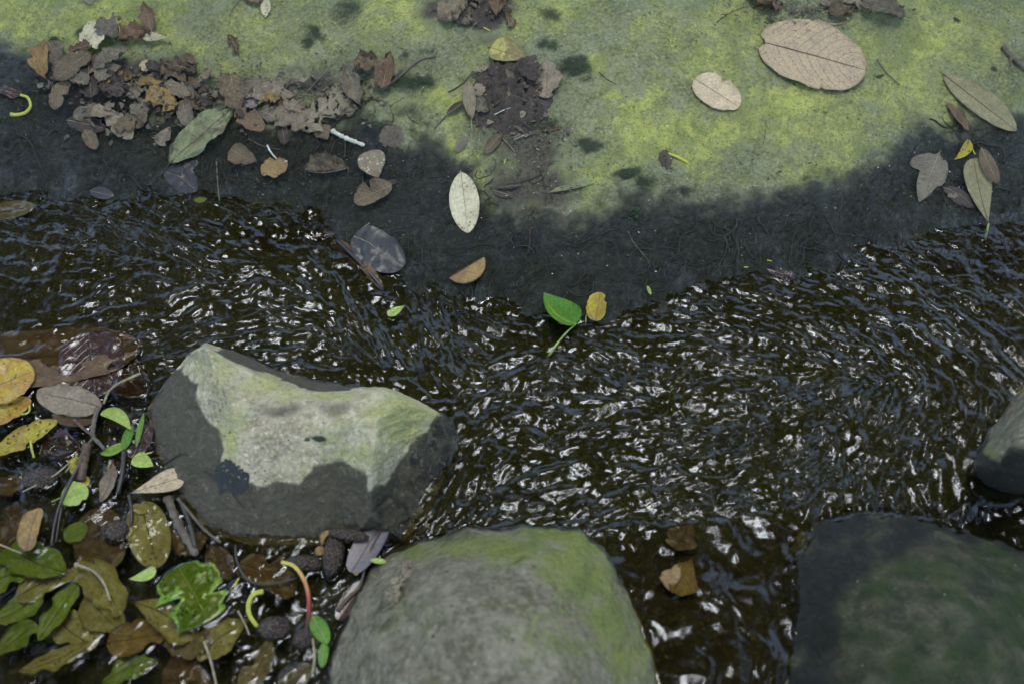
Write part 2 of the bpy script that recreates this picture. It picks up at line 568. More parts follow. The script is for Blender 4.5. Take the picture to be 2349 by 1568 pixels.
def axis(lo, hi, step, far, g=1.16):
    a = list(np.arange(lo, hi, step))
    s, v = step, a[-1]
    while v < far[1]:
        s *= g
        v += s
        a.append(v)
    s, v = step, a[0]
    pre = []
    while v > far[0]:
        s *= g
        v -= s
        pre.append(v)
    return np.array(pre[::-1] + a)


gx = axis(-1.02, 1.02, .0031, (-6, 6))
gy = axis(-.62, .92, .0034, (-5, 8))
X, Y = np.meshgrid(gx, gy, indexing='ij')
Z = terrain(X, Y)
TX, TY = to_t(X, Y, Z)
shd = Y - np.interp(X, shp[:, 0], shp[:, 1])
Z = Z - .0034 * np.abs(fbm(X * 42 + 2 * fbm(X * 9, Y * 9, 17, 2), Y * 50, 15, 4, .6)) * sstep(.55, .1, shd) * sstep(-.02, .02, shd) + .0007 * fbm(X * 90, Y * 90, 16, 2)
film = np.exp(-(np.maximum(shd, 0) / .045) ** 2) * sstep(-.6, .5, fbm(X * 22, Y * 22, 18, 3))
# outside the photograph keep the ground going
far = sstep(1.2, 3.5, np.hypot(X, Y))
jx = fbm(X * 11, Y * 11, 21, 5, .6) * 40
jy = fbm(X * 11 + 40, Y * 11, 22, 5, .6) * 38
qx, qy = TX + jx, TY + jy
behind = (Y < -.9)
qx = np.where(behind, 1200, qx)
qy = np.where(behind, 3000, qy)

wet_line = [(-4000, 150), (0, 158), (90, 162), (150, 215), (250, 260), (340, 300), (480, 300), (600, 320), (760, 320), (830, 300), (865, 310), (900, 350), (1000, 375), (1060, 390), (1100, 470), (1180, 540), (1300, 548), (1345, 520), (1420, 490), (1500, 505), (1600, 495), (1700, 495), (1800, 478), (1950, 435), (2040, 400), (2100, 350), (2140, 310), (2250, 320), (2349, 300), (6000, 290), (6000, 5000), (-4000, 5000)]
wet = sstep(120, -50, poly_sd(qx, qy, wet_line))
moss_b = [(40, 40, 150, 70, .95), (200, 50, 150, 60, .95), (340, 60, 110, 60, .9), (430, 110, 60, 35, 1.0), (70, 125, 100, 30, .8), (250, 20, 160, 40, .8),
          (560, 60, 120, 70, .50), (620, 150, 110, 40, .50), (520, 150, 60, 30, .6), (700, 30, 70, 60, .45), (860, 40, 50, 40, .65), (940, 30, 60, 40, .95), (830, 90, 90, 50, .45),
          (980, 225, 60, 35, .85), (1030, 255, 60, 40, .75), (930, 265, 70, 40, .65), (1060, 330, 45, 60, .7), (1115, 390, 30, 50, .9), (1125, 450, 18, 25, .9), (880, 270, 60, 30, .55), (1000, 350, 60, 30, .45),
          (1200, 45, 60, 60, .5), (1150, 90, 80, 40, .35), (1370, 140, 30, 22, 1.15), (1340, 40, 110, 60, .50), (1480, 60, 120, 80, .55), (1420, 210, 60, 30, 1.0), (1480, 250, 80, 50, .9), (1420, 300, 60, 70, .75),
          (1480, 330, 90, 60, 1.1), (1400, 380, 70, 40, 1.0), (1350, 410, 40, 30, .8), (1580, 300, 110, 60, .95), (1700, 290, 110, 60, 1.0), (1640, 130, 120, 80, .8), (1720, 60, 90, 60, .7), (1800, 235, 120, 45, 1.0), (1600, 360, 90, 40, .75),
          (1900, 300, 160, 60, .75), (2080, 120, 160, 100, .75), (2140, 40, 180, 70, .8), (2040, 230, 110, 60, .8), (2250, 80, 120, 120, .62), (2150, 250, 100, 60, .6), (2300, 230, 90, 60, .5), (1850, 380, 120, 40, .5), (1700, 420, 120, 40, .40),
          (1480, 445, 60, 20, .6), (1330, 520, 50, 20, .8), (1400, 470, 60, 20, .6), (1240, 480, 40, 20, .3), (650, 100, 200, 90, .35), (1300, 250, 300, 150, .28), (2600, 100, 400, 300, .7), (-300, 50, 300, 100, .7)]
moss = blobs(qx, qy, moss_b) + .28 * fbm(X * 7, Y * 7, 31, 3)
moss = moss * (1 - .75 * sstep(.25, .9, wet)) - .25 * sstep(.3, .95, wet)
mud_b = [(300, 190, 170, 55, .95), (420, 210, 120, 50, .9), (560, 220, 120, 40, .75), (700, 210, 120, 40, .7), (230, 240, 150, 50, .8), (480, 250, 150, 50, .6), (1160, 215, 90, 60, 1.0), (1190, 280, 60, 50, .95), (1230, 330, 80, 70, .95), (1220, 430, 110, 70, .85), (1250, 500, 110, 30, .7),
         (1080, 20, 90, 35, 1.0), (1110, 70, 60, 30, .5), (1830, 20, 140, 22, .55), (1900, 40, 60, 20, .5), (1180, 570, 60, 40, .55), (1260, 560, 60, 30, .4), (780, 500, 60, 30, .35), (860, 470, 80, 40, .4), (250, 150, 90, 40, .7), (930, 130, 90, 30, .4)]
mud = blobs(qx, qy, mud_b)
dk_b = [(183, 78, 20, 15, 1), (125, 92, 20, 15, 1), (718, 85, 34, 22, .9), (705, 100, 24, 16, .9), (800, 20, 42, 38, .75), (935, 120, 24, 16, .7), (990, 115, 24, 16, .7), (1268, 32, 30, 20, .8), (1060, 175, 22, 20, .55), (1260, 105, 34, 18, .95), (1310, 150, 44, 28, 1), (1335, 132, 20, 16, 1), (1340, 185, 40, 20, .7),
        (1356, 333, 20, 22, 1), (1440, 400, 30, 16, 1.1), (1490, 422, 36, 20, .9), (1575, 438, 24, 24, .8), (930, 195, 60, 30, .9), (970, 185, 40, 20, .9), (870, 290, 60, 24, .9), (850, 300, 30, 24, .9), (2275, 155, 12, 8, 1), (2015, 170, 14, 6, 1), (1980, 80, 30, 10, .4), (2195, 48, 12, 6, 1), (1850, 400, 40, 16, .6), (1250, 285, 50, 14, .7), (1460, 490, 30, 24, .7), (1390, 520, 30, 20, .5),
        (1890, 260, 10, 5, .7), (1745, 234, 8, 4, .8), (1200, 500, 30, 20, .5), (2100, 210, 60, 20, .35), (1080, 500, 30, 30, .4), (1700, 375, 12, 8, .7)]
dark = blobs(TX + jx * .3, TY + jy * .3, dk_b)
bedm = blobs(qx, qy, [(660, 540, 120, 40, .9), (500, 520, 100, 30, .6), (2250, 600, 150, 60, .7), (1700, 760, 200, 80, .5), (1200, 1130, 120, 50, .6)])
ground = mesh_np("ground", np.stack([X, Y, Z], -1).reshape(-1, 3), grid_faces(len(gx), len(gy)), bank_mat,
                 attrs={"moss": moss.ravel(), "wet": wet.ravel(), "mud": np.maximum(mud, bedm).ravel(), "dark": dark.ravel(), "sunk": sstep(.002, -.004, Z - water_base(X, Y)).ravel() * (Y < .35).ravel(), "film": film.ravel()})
tag(ground, kind="structure")


# ------------------------------------------------------------------ the trees that close over the stream (seen mirrored in it)
canopy_leaf = plain("canopy_leaf", (.035, .06, .02), .6, (.05, .085, .025), .4, 3)
trunk_m = plain("trunk_bark", (.07, .06, .045), .9, (.045, .04, .03), .2, 12)


def tree(label, base, lean, h, nclump, nleaf, seed):
    r = np.random.RandomState(seed)
    root = bpy.data.objects.new("tree", None)
    COL.objects.link(root)
    root.location = base
    tag(root, label, "tree", None)
    b = np.array(base, float)
    top = np.array([lean[0], lean[1], h])
    tube("trunk", [(0, 0, -.3), tuple(top * .3 * [.6, .6, 1]), tuple(top * .6 * [.8, .8, 1]), tuple(top * [.9, .9, .9])], .20, .07, trunk_m, root, 9, .05, seed)
    V, F = [], []
    k = 0
    for c in range(nclump):
        a = r.uniform(0, 6.28)
        q = r.rand() ** .5 * 3.3
        cc = top + np.array([math.cos(a) * q, math.sin(a) * q, r.uniform(-1.1, 1.2)])
        if c < 12:
            tube("limb", [tuple(top * r.uniform(.55, .85)), tuple((top * .8 + cc) / 2 + r.randn(3) * .15), tuple(cc)], .045, .012, trunk_m, root, 6, .05, seed + c)
        wc_ = cc + b
        if (wc_ / np.linalg.norm(wc_)) @ np.array(sd) > math.cos(rad(15)) and r.rand() < .84:
            continue            # the gap over the stream through which the light comes
        P = cc + r.randn(nleaf, 3) * np.array([.36, .36, .16])
        ax = r.randn(nleaf, 3) * [1, 1, .35]
        ax /= np.linalg.norm(ax, axis=1)[:, None]
        up = r.randn(nleaf, 3) * .5 + [0, 0, 1]
        sd_ = np.cross(ax, up)
        sd_ /= np.linalg.norm(sd_, axis=1)[:, None]
        Lf = r.uniform(.05, .10, nleaf)[:, None]
        Wf = Lf * .30
        V += [P - ax * Lf, P + sd_ * Wf, P + ax * Lf, P - sd_ * Wf]
    Vs = np.stack([np.concatenate(V[i::4]) for i in range(4)], 1).reshape(-1, 3)
    Fs = np.arange(len(Vs)).reshape(-1, 4)
    tag(mesh_np("crown", Vs, Fs, canopy_leaf, False, root), kind="stuff")
    return root


TREES = [("tall tree beyond the mossy bank whose crown closes over the stream", (-2.2, 4.6, .6), (.6, -1.2), 5.2, 85, 210, 1),
         ("tall tree beyond the bank's right end, leaning over the water", (3.4, 4.4, .6), (-1.0, -1.0), 5.6, 85, 210, 2),
         ("tree on the near bank leaning over the stream from the left", (-4.2, -.8, -.05), (1.9, .9), 4.6, 85, 210, 3),
         ("tree on the right bank with a crown over the boulders", (4.6, -.6, -.05), (-1.6, .2), 5.0, 85, 210, 4),
         ("tree behind the viewer spreading over the pool", (-.6, -4.2, -.05), (.2, 1.6), 5.6, 80, 210, 5),
         ("slender tree far up the bank between two larger ones", (.4, 6.6, 1.2), (-.2, -1.4), 6.0, 85, 210, 6)]
for a in TREES:
    tree(*a)

# ------------------------------------------------------------------ rocks
def subdiv(V, F, n):
    for _ in range(n):
        E = np.sort(np.concatenate([F[:, [0, 1]], F[:, [1, 2]], F[:, [2, 0]]]), 1)
        U, inv = np.unique(E, axis=0, return_inverse=True)
        inv = inv.ravel()
        mid = (V[U[:, 0]] + V[U[:, 1]]) / 2
        b = len(V)
        m = len(F)
        ab, bc, ca = inv[:m] + b, inv[m:2 * m] + b, inv[2 * m:] + b
        V = np.vstack([V, mid])
        F = np.vstack([np.stack([F[:, 0], ab, ca], 1), np.stack([ab, F[:, 1], bc], 1), np.stack([ca, bc, F[:, 2]], 1), np.stack([ab, bc, ca], 1)])
    return V, F


def smooth_np(V, F, it, lam=.5, pin=None):
    E = np.concatenate([F[:, [0, 1]], F[:, [1, 2]], F[:, [2, 0]]])
    E = np.concatenate([E, E[:, ::-1]])
    cnt = np.bincount(E[:, 0], minlength=len(V))[:, None]
    for _ in range(it):
        acc = np.stack([np.bincount(E[:, 0], weights=V[E[:, 1], k], minlength=len(V)) for k in range(3)], 1)
        W = V + lam * (acc / cnt - V)
        if pin is not None:
            W[pin] = V[pin]
        V = W
    return V


def vnormals(V, F):
    n = np.cross(V[F[:, 1]] - V[F[:, 0]], V[F[:, 2]] - V[F[:, 0]])
    N = np.stack([np.bincount(F.ravel(), weights=np.repeat(n[:, k], 3), minlength=len(V)) for k in range(3)], 1)
    return N / (np.linalg.norm(N, axis=1)[:, None] + 1e-12)


def rock(name, label, pts, border, edges=(), mat=None, sub=4, sm=6, amp=.003, nscale=30, seed=1, paint=None, base=-.07):
    """pts: (Tx, Ty, z). border: indices round the foot, in order. A skirt runs down under the ground."""
    P2 = [Vector((p[0], -p[1])) for p in pts]
    cons = [(border[i], border[(i + 1) % len(border)]) for i in range(len(border))] + list(edges)
    r = delaunay_2d_cdt(P2, cons, [border], 1, 1e-5)
    tri = []
    for f in r[2]:
        f = list(f)
        for k in range(1, len(f) - 1):
            tri.append((f[0], f[k], f[k + 1]))
    V = []
    for i, v in enumerate(r[0]):
        z = pts[r[3][i][0]][2] if r[3][i] else .02
        V.append(at_z(v.x, -v.y, z))
    V = np.array(V)
    F = np.array(tri)
    c = V.mean(0)
    nb = len(V)
    bi = [next(i for i, oo in enumerate(r[3]) if b in oo) for b in border]
    low = V[bi].copy()
    low[:, 2] = base
    low[:, :2] += (low[:, :2] - c[:2]) * .06
    V = np.vstack([V, low])
    SF = []
    m = len(bi)
    for i in range(m):
        a, b2 = bi[i], bi[(i + 1) % m]
        SF += [(a, nb + i, nb + (i + 1) % m), (a, nb + (i + 1) % m, b2)]
    F = np.vstack([F, SF])
    V, F = subdiv(V, F, 2)
    V = smooth_np(V, F, 1, .22 if sm > 3 else .06)
    V, F = subdiv(V, F, sub - 2)
    V = smooth_np(V, F, sm)
    N = vnormals(V, F)
    if N[V[:, 2].argmax(), 2] < 0:
        F = F[:, ::-1]
        N = -N
    n = fbm(V[:, 0] * nscale, (V[:, 1] + V[:, 2] * .9) * nscale, seed, 5, .55) + .25 * fbm(V[:, 0] * nscale * .3 + 9, (V[:, 1] - V[:, 2]) * nscale * .3, seed + 7, 2)
    V = V + N * (n * amp)[:, None]
    tx, ty = to_t(V[:, 0], V[:, 1], V[:, 2])
    A = {k: np.zeros(len(V)) for k in ("moss", "wet", "mud", "dark")}
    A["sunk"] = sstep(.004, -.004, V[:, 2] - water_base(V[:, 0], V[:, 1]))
    if paint:
        j = fbm(V[:, 0] * 18, V[:, 1] * 18, seed + 3, 4)
        k = fbm(V[:, 0] * 18 + 30, V[:, 1] * 18, seed + 4, 4)
        A.update(paint(tx + j * 14, ty + k * 14, V))
    o = mesh_np(name, V, F, mat, attrs=A)
    tag(o, label, "rock")
    return o


# the pale angular rock
RP = [(470, 797, .115), (540, 835, .098), (600, 864, .085), (650, 886, .072), (700, 897, .066), (765, 905, .070), (832, 903, .085), (880, 892, .118), (938, 922, .088), (990, 948, .056), (1006, 972, .036),   # 0-10 ridge
      (1046, 992, .0), (1052, 1040, -.004), (1012, 1110, -.004), (985, 1180, -.004), (925, 1242, -.004),   # 11-15 right foot
      (868, 1240, -.004), (800, 1246, -.004), (720, 1250, -.006), (570, 1250, -.006), (470, 1215, -.006), (395, 1120, -.004), (352, 1020, -.002), (338, 935, .0), (375, 880, .0), (430, 815, .04),  # 16-25 front and left foot
      (470, 786, .06), (540, 806, .012), (620, 842, .0), (720, 873, .0), (800, 886, .0), (862, 886, .02), (905, 893, .03), (960, 918, .01), (1030, 960, .0),    # 26-34 back foot
      (532, 925, .104), (562, 936, .098), (640, 917, .090), (735, 919, .088), (842, 909, .102),    # 35-39 top edge of the front face
      (545, 1000, .078), (512, 1080, .05), (482, 1180, .012),   # 40-42 left edge of the front face
      (864, 965, .128), (854, 1080, .098), (852, 1180, .048),   # 43-45 right edge of the front face
      (700, 1000, .080), (690, 1120, .042), (760, 1090, .055), (430, 930, .062), (430, 1060, .036), (930, 1020, .046), (900, 1130, .016), (600, 900, .083), (860, 1228, .004), (490, 845, .113), (512, 890, .108)]
RB = list(range(11, 35))
RE = [(0, 1), (1, 2), (2, 3), (3, 4), (4, 5), (5, 6), (6, 7), (7, 8), (8, 9), (9, 10), (0, 55), (55, 56), (56, 35), (35, 40), (40, 41), (41, 42), (36, 37), (37, 38), (38, 39), (39, 7), (39, 43), (7, 43), (43, 44), (44, 45), (45, 54), (35, 36)]


RP = [(a, b, z * 1.18) for a, b, z in RP]


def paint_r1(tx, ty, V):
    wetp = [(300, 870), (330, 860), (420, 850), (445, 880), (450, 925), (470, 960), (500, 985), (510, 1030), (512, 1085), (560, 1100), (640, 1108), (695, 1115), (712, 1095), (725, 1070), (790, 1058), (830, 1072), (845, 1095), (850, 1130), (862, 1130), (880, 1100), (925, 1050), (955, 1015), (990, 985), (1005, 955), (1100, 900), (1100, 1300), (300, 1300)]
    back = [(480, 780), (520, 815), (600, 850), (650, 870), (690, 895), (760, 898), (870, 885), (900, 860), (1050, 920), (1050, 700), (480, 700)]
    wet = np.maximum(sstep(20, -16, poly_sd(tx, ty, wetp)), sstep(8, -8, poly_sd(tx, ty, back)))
    deep = sstep(20, -20, poly_sd(tx, ty, [(862, 1140), (925, 1055), (990, 985), (1010, 955), (1100, 900), (1100, 1300), (860, 1300)]))  # shade painted on the wet right side, on top of the damp
    moss = blobs(tx, ty, [(500, 850, 50, 45, .75), (600, 880, 70, 28, .95), (540, 960, 30, 40, .95), (528, 1010, 26, 50, 1.0), (760, 908, 90, 9, 1.0), (670, 905, 60, 10, .95), (800, 1040, 70, 40, .6), (700, 1080, 80, 30, .45), (920, 960, 60, 70, 1.2), (990, 950, 30, 20, 1.3), (880, 1100, 20, 80, .5), (760, 1000, 60, 60, .45)])  # right face: its own green, strengthened to stand in for its shaded side
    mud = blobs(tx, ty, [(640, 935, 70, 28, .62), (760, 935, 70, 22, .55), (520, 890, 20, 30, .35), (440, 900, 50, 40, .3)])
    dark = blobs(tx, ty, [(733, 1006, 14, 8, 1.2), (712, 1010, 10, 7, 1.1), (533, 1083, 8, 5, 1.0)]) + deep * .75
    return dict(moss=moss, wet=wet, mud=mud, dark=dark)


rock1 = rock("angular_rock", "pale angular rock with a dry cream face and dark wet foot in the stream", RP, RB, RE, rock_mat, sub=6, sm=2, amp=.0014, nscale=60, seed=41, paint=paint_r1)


def dome(name, label, outline, ctr, ztop, mat, power=2.4, zedge=-.006, paint=None, amp=.004, seed=1, rings=9, sm=8, bumps=()):
    n = len(outline)
    pts = [(a, b, zedge) for a, b in outline]
    border = list(range(n))
    for k in range(1, rings):
        f = (1 - k / rings)
        zz = zedge + (ztop - zedge) * (1 - f ** power)
        for a, b in outline:
            x, y = ctr[0] + (a - ctr[0]) * f, ctr[1] + (b - ctr[1]) * f
            dz = sum(h * math.exp(-((x - bx) / br) ** 2 - ((y - by) / br) ** 2) for bx, by, br, h in bumps)
            pts.append((x, y, zz + dz))
    pts.append((ctr[0], ctr[1], ztop))
    return rock(name, label, pts, border, (), mat, sub=4, sm=sm, amp=amp, nscale=14, seed=seed, paint=paint)


def paint_b2(tx, ty, V):
    moss = 1.45 * blobs(tx, ty, [(1270, 1215, 70, 25, 1.1), (1340, 1240, 60, 40, .95), (1180, 1260, 90, 30, .85), (1350, 1330, 80, 60, .8), (1400, 1420, 60, 90, .75), (1440, 1500, 60, 80, .7), (1290, 1290, 70, 40, .7), (1080, 1250, 120, 20, .7), (960, 1270, 60, 20, .6), (1300, 1450, 120, 80, .35), (900, 1400, 80, 60, .2)])
    dark = blobs(tx, ty, [(1010, 1225, 90, 16, .8), (1190, 1285, 50, 14, .45), (1330, 1355, 60, 16, .45), (1400, 1290, 20, 50, .4), (870, 1410, 60, 60, .5), (880, 1390, 28, 26, .7)])
    wet = sstep(16, -16, poly_sd(tx, ty, [(700, 1440), (780, 1400), (870, 1270), (960, 1237), (1060, 1222), (1200, 1208), (1200, 1100), (700, 1100)]))
    wet = np.maximum(wet, sstep(.02, .0, V[:, 2]))
    mud = blobs(tx, ty, [(1050, 1350, 200, 120, .30), (1200, 1450, 120, 90, .28)])
    return dict(moss=moss, wet=wet * .7, mud=mud, dark=dark)


rock2 = dome("rounded_boulder", "large rounded grey boulder with green moss on its shoulder", [(748, 1568), (760, 1490), (800, 1400), (850, 1300), (885, 1260), (960, 1228), (1060, 1212), (1200, 1200), (1265, 1197), (1330, 1213), (1390, 1250), (1432, 1330), (1472, 1410), (1502, 1500), (1525, 1580), (1535, 1700), (1450, 1850), (1150, 1920), (850, 1850), (745, 1700)], (1140, 1500), .20, boulder_mat, paint=paint_b2, seed=51, amp=.005, bumps=[(1280, 1240, 90, .02), (1000, 1300, 90, .01)])


def paint_b3(tx, ty, V):
    moss = .55 * fbm(V[:, 0] * 26, V[:, 1] * 26, 67, 4) + blobs(tx, ty, [(2150, 1320, 160, 60, .8), (2320, 1400, 90, 130, 1.0), (2000, 1330, 90, 40, .75), (1950, 1450, 80, 50, .8), (2200, 1500, 160, 80, .7), (2050, 1520, 120, 50, .6), (2260, 1270, 80, 30, .7)])
    wet = sstep(60, -60, poly_sd(tx, ty, [(1600, 1000), (2500, 1000), (2349, 1290), (2150, 1250), (1990, 1300), (1930, 1420), (1900, 1650), (1600, 1650)]))
    dark = blobs(tx, ty, [(1900, 1180, 150, 30, .5), (1960, 1400, 90, 200, .25)])
    return dict(moss=moss, wet=np.maximum(wet, .35) * (.8 + .5 * fbm(V[:, 0] * 20, V[:, 1] * 20, 66, 3)), mud=0 * tx, dark=dark)


rock3 = dome("dark_boulder", "huge dark wet boulder with faint green moss at the stream's lower edge", [(1742, 1568), (1790, 1490), (1792, 1370), (1796, 1285), (1830, 1215), (1890, 1172), (1970, 1153), (2100, 1167), (2200, 1207), (2300, 1240), (2400, 1268), (2550, 1350), (2650, 1550), (2500, 1800), (2100, 1900), (1800, 1750)], (2200, 1500), .12, dark_mat, paint=paint_b3, seed=61, amp=.005, power=1.5, sm=14)


def paint_b4(tx, ty, V):
    wet = sstep(10, -10, poly_sd(tx, ty, [(2200, 1000), (2265, 990), (2262, 1045), (2290, 1060), (2349, 1030), (2600, 1000), (2600, 1200), (2200, 1200)]))
    return dict(moss=blobs(tx, ty, [(2262, 1030, 20, 30, .7)]), wet=wet, mud=0 * tx, dark=wet * .3 + blobs(tx, ty, [(2330, 1040, 40, 30, .8)]))


rock4 = dome("smooth_stone", "smooth grey stone standing in fast water, half outside the picture", [(2400, 850), (2350, 882), (2310, 935), (2264, 995), (2230, 1050), (2226, 1085), (2258, 1116), (2300, 1132), (2360, 1140), (2480, 1110), (2540, 1000), (2500, 890)], (2370, 1000), .13, boulder_mat, paint=paint_b4, seed=71, amp=.002, sm=10)


def paint_b5(tx, ty, V):
    return dict(moss=blobs(tx, ty, [(1560, 1200, 150, 30, .2)]), wet=0 * tx + 1.0, mud=0 * tx + .6, dark=blobs(tx, ty, [(1500, 1210, 200, 30, .5), (1650, 1300, 100, 60, .3)]))


rock5 = dome("sunken_slab", "brown flat slab under a thin film of water between the two boulders", [(1330, 1240), (1430, 1200), (1500, 1180), (1640, 1158), (1790, 1140), (1930, 1200), (1980, 1450), (1900, 1680), (1600, 1720), (1440, 1650), (1380, 1450), (1340, 1330)], (1640, 1420), .002, boulder_mat, paint=paint_b5, zedge=-.03, seed=81, amp=.0035, power=1.5, bumps=[(1600, 1640, 200, .024)])
rocks = [rock1, rock2, rock3, rock4, rock5]


def bvh_of(objs):
    vs, ps = [], []
    for o in objs:
        b = len(vs)
        me = o.data
        mw = o.matrix_world
        co = np.empty(len(me.vertices) * 3, np.float32)
        me.vertices.foreach_get("co", co)
        vs.extend(map(tuple, co.reshape(-1, 3)))
        ps.extend([tuple(b + i for i in p.vertices) for p in me.polygons])
    return BVHTree.FromPolygons(vs, ps)


rb = bvh_of(rocks)


def surf_z(x, y, rocks_too=True):
    z = float(terrain(np.array([x]), np.array([y]))[0])
    n = None
    if rocks_too:
        h = rb.ray_cast(Vector((x, y, 1.0)), Vector((0, 0, -1)))
        if h[0] is not None and h[0].z > z:
            return h[0].z
    return z


def hit(tx, ty):
    """first point of ground or rock on the line of sight"""
    d = ray(tx, ty)
    d = d / np.linalg.norm(d)
    h = rb.ray_cast(Vector(CAM), Vector(d))
    ks = np.linspace(.7, 3.5, 1400)
    P = CAM + d * ks[:, None]
    t = terrain(P[:, 0], P[:, 1])
    i = np.argmax(P[:, 2] < t)
    p = P[i]
    if h[0] is not None and h[3] < ks[i]:
        p = np.array(h[0])
    return np.array(p)


def wz(x, y):
    return float(water_base(np.array([x]), np.array([y]))[0])


def place(tx, ty, mode, lift=0.0):
    if mode == 'g':
        p = hit(tx, ty)
        p[2] += lift
        return p
    z = 0
    for _ in range(4):
        p = at_z(tx, ty, z)
        z = wz(p[0], p[1]) + lift
    return at_z(tx, ty, z)


# ------------------------------------------------------------------ leaves
SHAPES = {'ellip': (.62, .62), 'round': (.5, .5), 'ovate': (.45, 1.0), 'obov': (1.15, .42), 'lance': (.9, .95), 'acum': (.6, 1.25), 'oval': (.4, .45), 'spat': (1.35, .38)}
pool_objs = []


def leaf(name, label, base, tip, wr, mat, shape='ellip', mode='g', lift=.002, bend=0.0, tipup=0.0, fold=(0, 0), curl=(0, 0), side=0.0, pleat=0.0,
         npl=9, crump=0.0, jag=0.0, bites=(), holes=0.0, stalk=None, stalk_mat=None, sr=.0011, rib=True, ribmat=None, group=None, seed=1, nu=30, nv=13, tilt=0.0, sweep=0.0, cat="leaf", drape=True, basecord=0.0):
    rs = random.Random(seed * 7 + 3)
    if 51 <= seed <= 92 or 14 <= seed <= 23 or seed >= 300 or seed in (40, 41, 43, 44, 45):      # litter leaves are broader and more crumpled
        wr *= 1.2
        crump = crump * 1.3 + .03
        mx_, my_ = (base[0] + tip[0]) / 2, (base[1] + tip[1]) / 2
        base = (mx_ + (base[0] - mx_) * 1.12, my_ + (base[1] - my_) * 1.12)
        tip = (mx_ + (tip[0] - mx_) * 1.12, my_ + (tip[1] - my_) * 1.12)
        if mode == 'g':
            lift += .005
        jag = jag + .12
        bites = list(bites) + [(rs.uniform(.1, .95), rs.choice([-1, 1]), rs.uniform(.04, .14), rs.uniform(.2, .7)) for _ in range(rs.randint(0, 3))]
    B, P = place(*base, mode, lift), place(*tip, mode, lift)
    L = float(np.linalg.norm(P - B))
    u = (P - B) / L
    if mode == 'g':
        m = (B + P) / 2
        e = .02
        n = np.array([-(surf_z(m[0] + e, m[1]) - surf_z(m[0] - e, m[1])) / (2 * e), -(surf_z(m[0], m[1] + e) - surf_z(m[0], m[1] - e)) / (2 * e), 1.0])
        if np.linalg.norm(n[:2]) > 1.3:
            n[:2] *= 1.3 / np.linalg.norm(n[:2])
    else:
        n = np.array([0, 0, 1.0])
    n = n - u * (n @ u)
    n /= np.linalg.norm(n)
    v = np.cross(n, u)
    if tilt:
        n, v = n * math.cos(tilt) + v * math.sin(tilt), v * math.cos(tilt) - n * math.sin(tilt)
    a, b = SHAPES[shape]
    s = np.linspace(0, 1, nu)
    ss = np.clip(s, .004, .996)
    pk = a / (a + b)
    prof = (ss ** a * (1 - ss) ** b) / (pk ** a * (1 - pk) ** b)
    t = np.linspace(-1, 1, nv)
    hw = L * wr * .5
    Sg, Tg = np.meshgrid(s, t, indexing='ij')
    W = np.repeat(prof[:, None], nv, 1) * hw
    if jag:
        for sg in (-1, 1):
            jn = 1 + jag * fbm(s * 5 + seed * 3.1, s * 0 + sg * 5.5 + seed, 77, 3, .5)
            W = np.where((Tg * sg > 0), W * np.clip(jn, .2, 1.4)[:, None], W)
    for (s0, sg, r, dep) in bites:
        k = 1 - dep * np.clip(1 - ((s - s0) / r) ** 2, 0, 1)
        W = np.where((Tg * sg > 0), W * k[:, None], W)
    R = np.abs(Tg) * W
    X1 = np.zeros_like(R)
    Z1 = np.zeros_like(R)
    for k, sg in ((0, -1), (1, 1)):
        a0, kc = fold[k], curl[k]
        q = R / (hw + 1e-9)
        if abs(kc) > 1e-3:
            xx = hw * (np.sin(a0 + kc * q) - math.sin(a0)) / kc
            zz = hw * (-np.cos(a0 + kc * q) + math.cos(a0)) / kc
        else:
            xx, zz = R * math.cos(a0), R * math.sin(a0)
        msk = (Tg * sg > 0)
        X1 = np.where(msk, xx * sg, X1)
        Z1 = np.where(msk, zz, Z1)
    h = Z1 + bend * L * 4 * Sg * (1 - Sg) * (1 - .25 * Sg) + tipup * L * Sg ** 3
    if pleat:
        h = h + pleat * L * np.abs(np.sin(np.pi * npl * (Sg - .3 * np.abs(Tg)))) * np.abs(Tg) ** .7
    h = h + L * (crump + .004) * fbm(Sg * 3.3 + seed, Tg * 2.1 + seed * 2, 5, 4, .6) * (.35 + np.abs(Tg))
    lat = side * L * 4 * Sg * (1 - Sg) + sweep * L * Sg * Sg
    along = Sg * L
    if basecord:
        along = along - basecord * L * np.abs(Tg) ** 1.0 * np.exp(-(Sg / .13) ** 2)
    V = B + u * along[..., None] + v * (X1 + lat)[..., None] + n * h[..., None]
    V = V.reshape(-1, 3)
    if mode == 'g' and drape:
        tz = terrain(V[:, 0], V[:, 1])
        for i in range(len(V)):
            hh = rb.ray_cast(Vector((V[i, 0], V[i, 1], .8)), Vector((0, 0, -1)))
            if hh[0] is not None and hh[0].z > tz[i]:
                tz[i] = hh[0].z
        V[:, 2] = np.maximum(V[:, 2], tz + .0012)
    F = grid_faces(nu, nv)
    uv = np.stack([Sg.ravel(), (Tg.ravel() + 1) / 2], 1)
    if holes:
        cs, ct = uv[F].mean(1)[:, 0], uv[F].mean(1)[:, 1]
        f = fbm(cs * 9 + seed, ct * 5 + seed, 13, 3, .6)
        keep = (f < np.quantile(f, 1 - holes)) | (np.abs(ct - .5) < .05)
        F = F[keep]
    root = mesh_np(name, V, F, LM[mat], uv=uv)
    tag(root, label, cat, group)
    if rib and L > .03:
        mi = nv // 2
        cl = V.reshape(nu, nv, 3)[::3, mi] + n * .0002
        tube("midrib", cl, .0006 * max(.5, min(1.6, L / .09)), .0002, ribmat or stalk_t, root, 5)
    if stalk:
        pts = [V.reshape(nu, nv, 3)[0, nv // 2]]
        for q in stalk:
            lf = q[2] if len(q) > 2 else .002
            pts.append(place(q[0], q[1], mode if len(q) < 4 else q[3], lf))
        tube("stalk", pts, sr * .8, sr, stalk_mat or stalk_b, root, 6)
    pool_objs.append((root, mode))
    return root


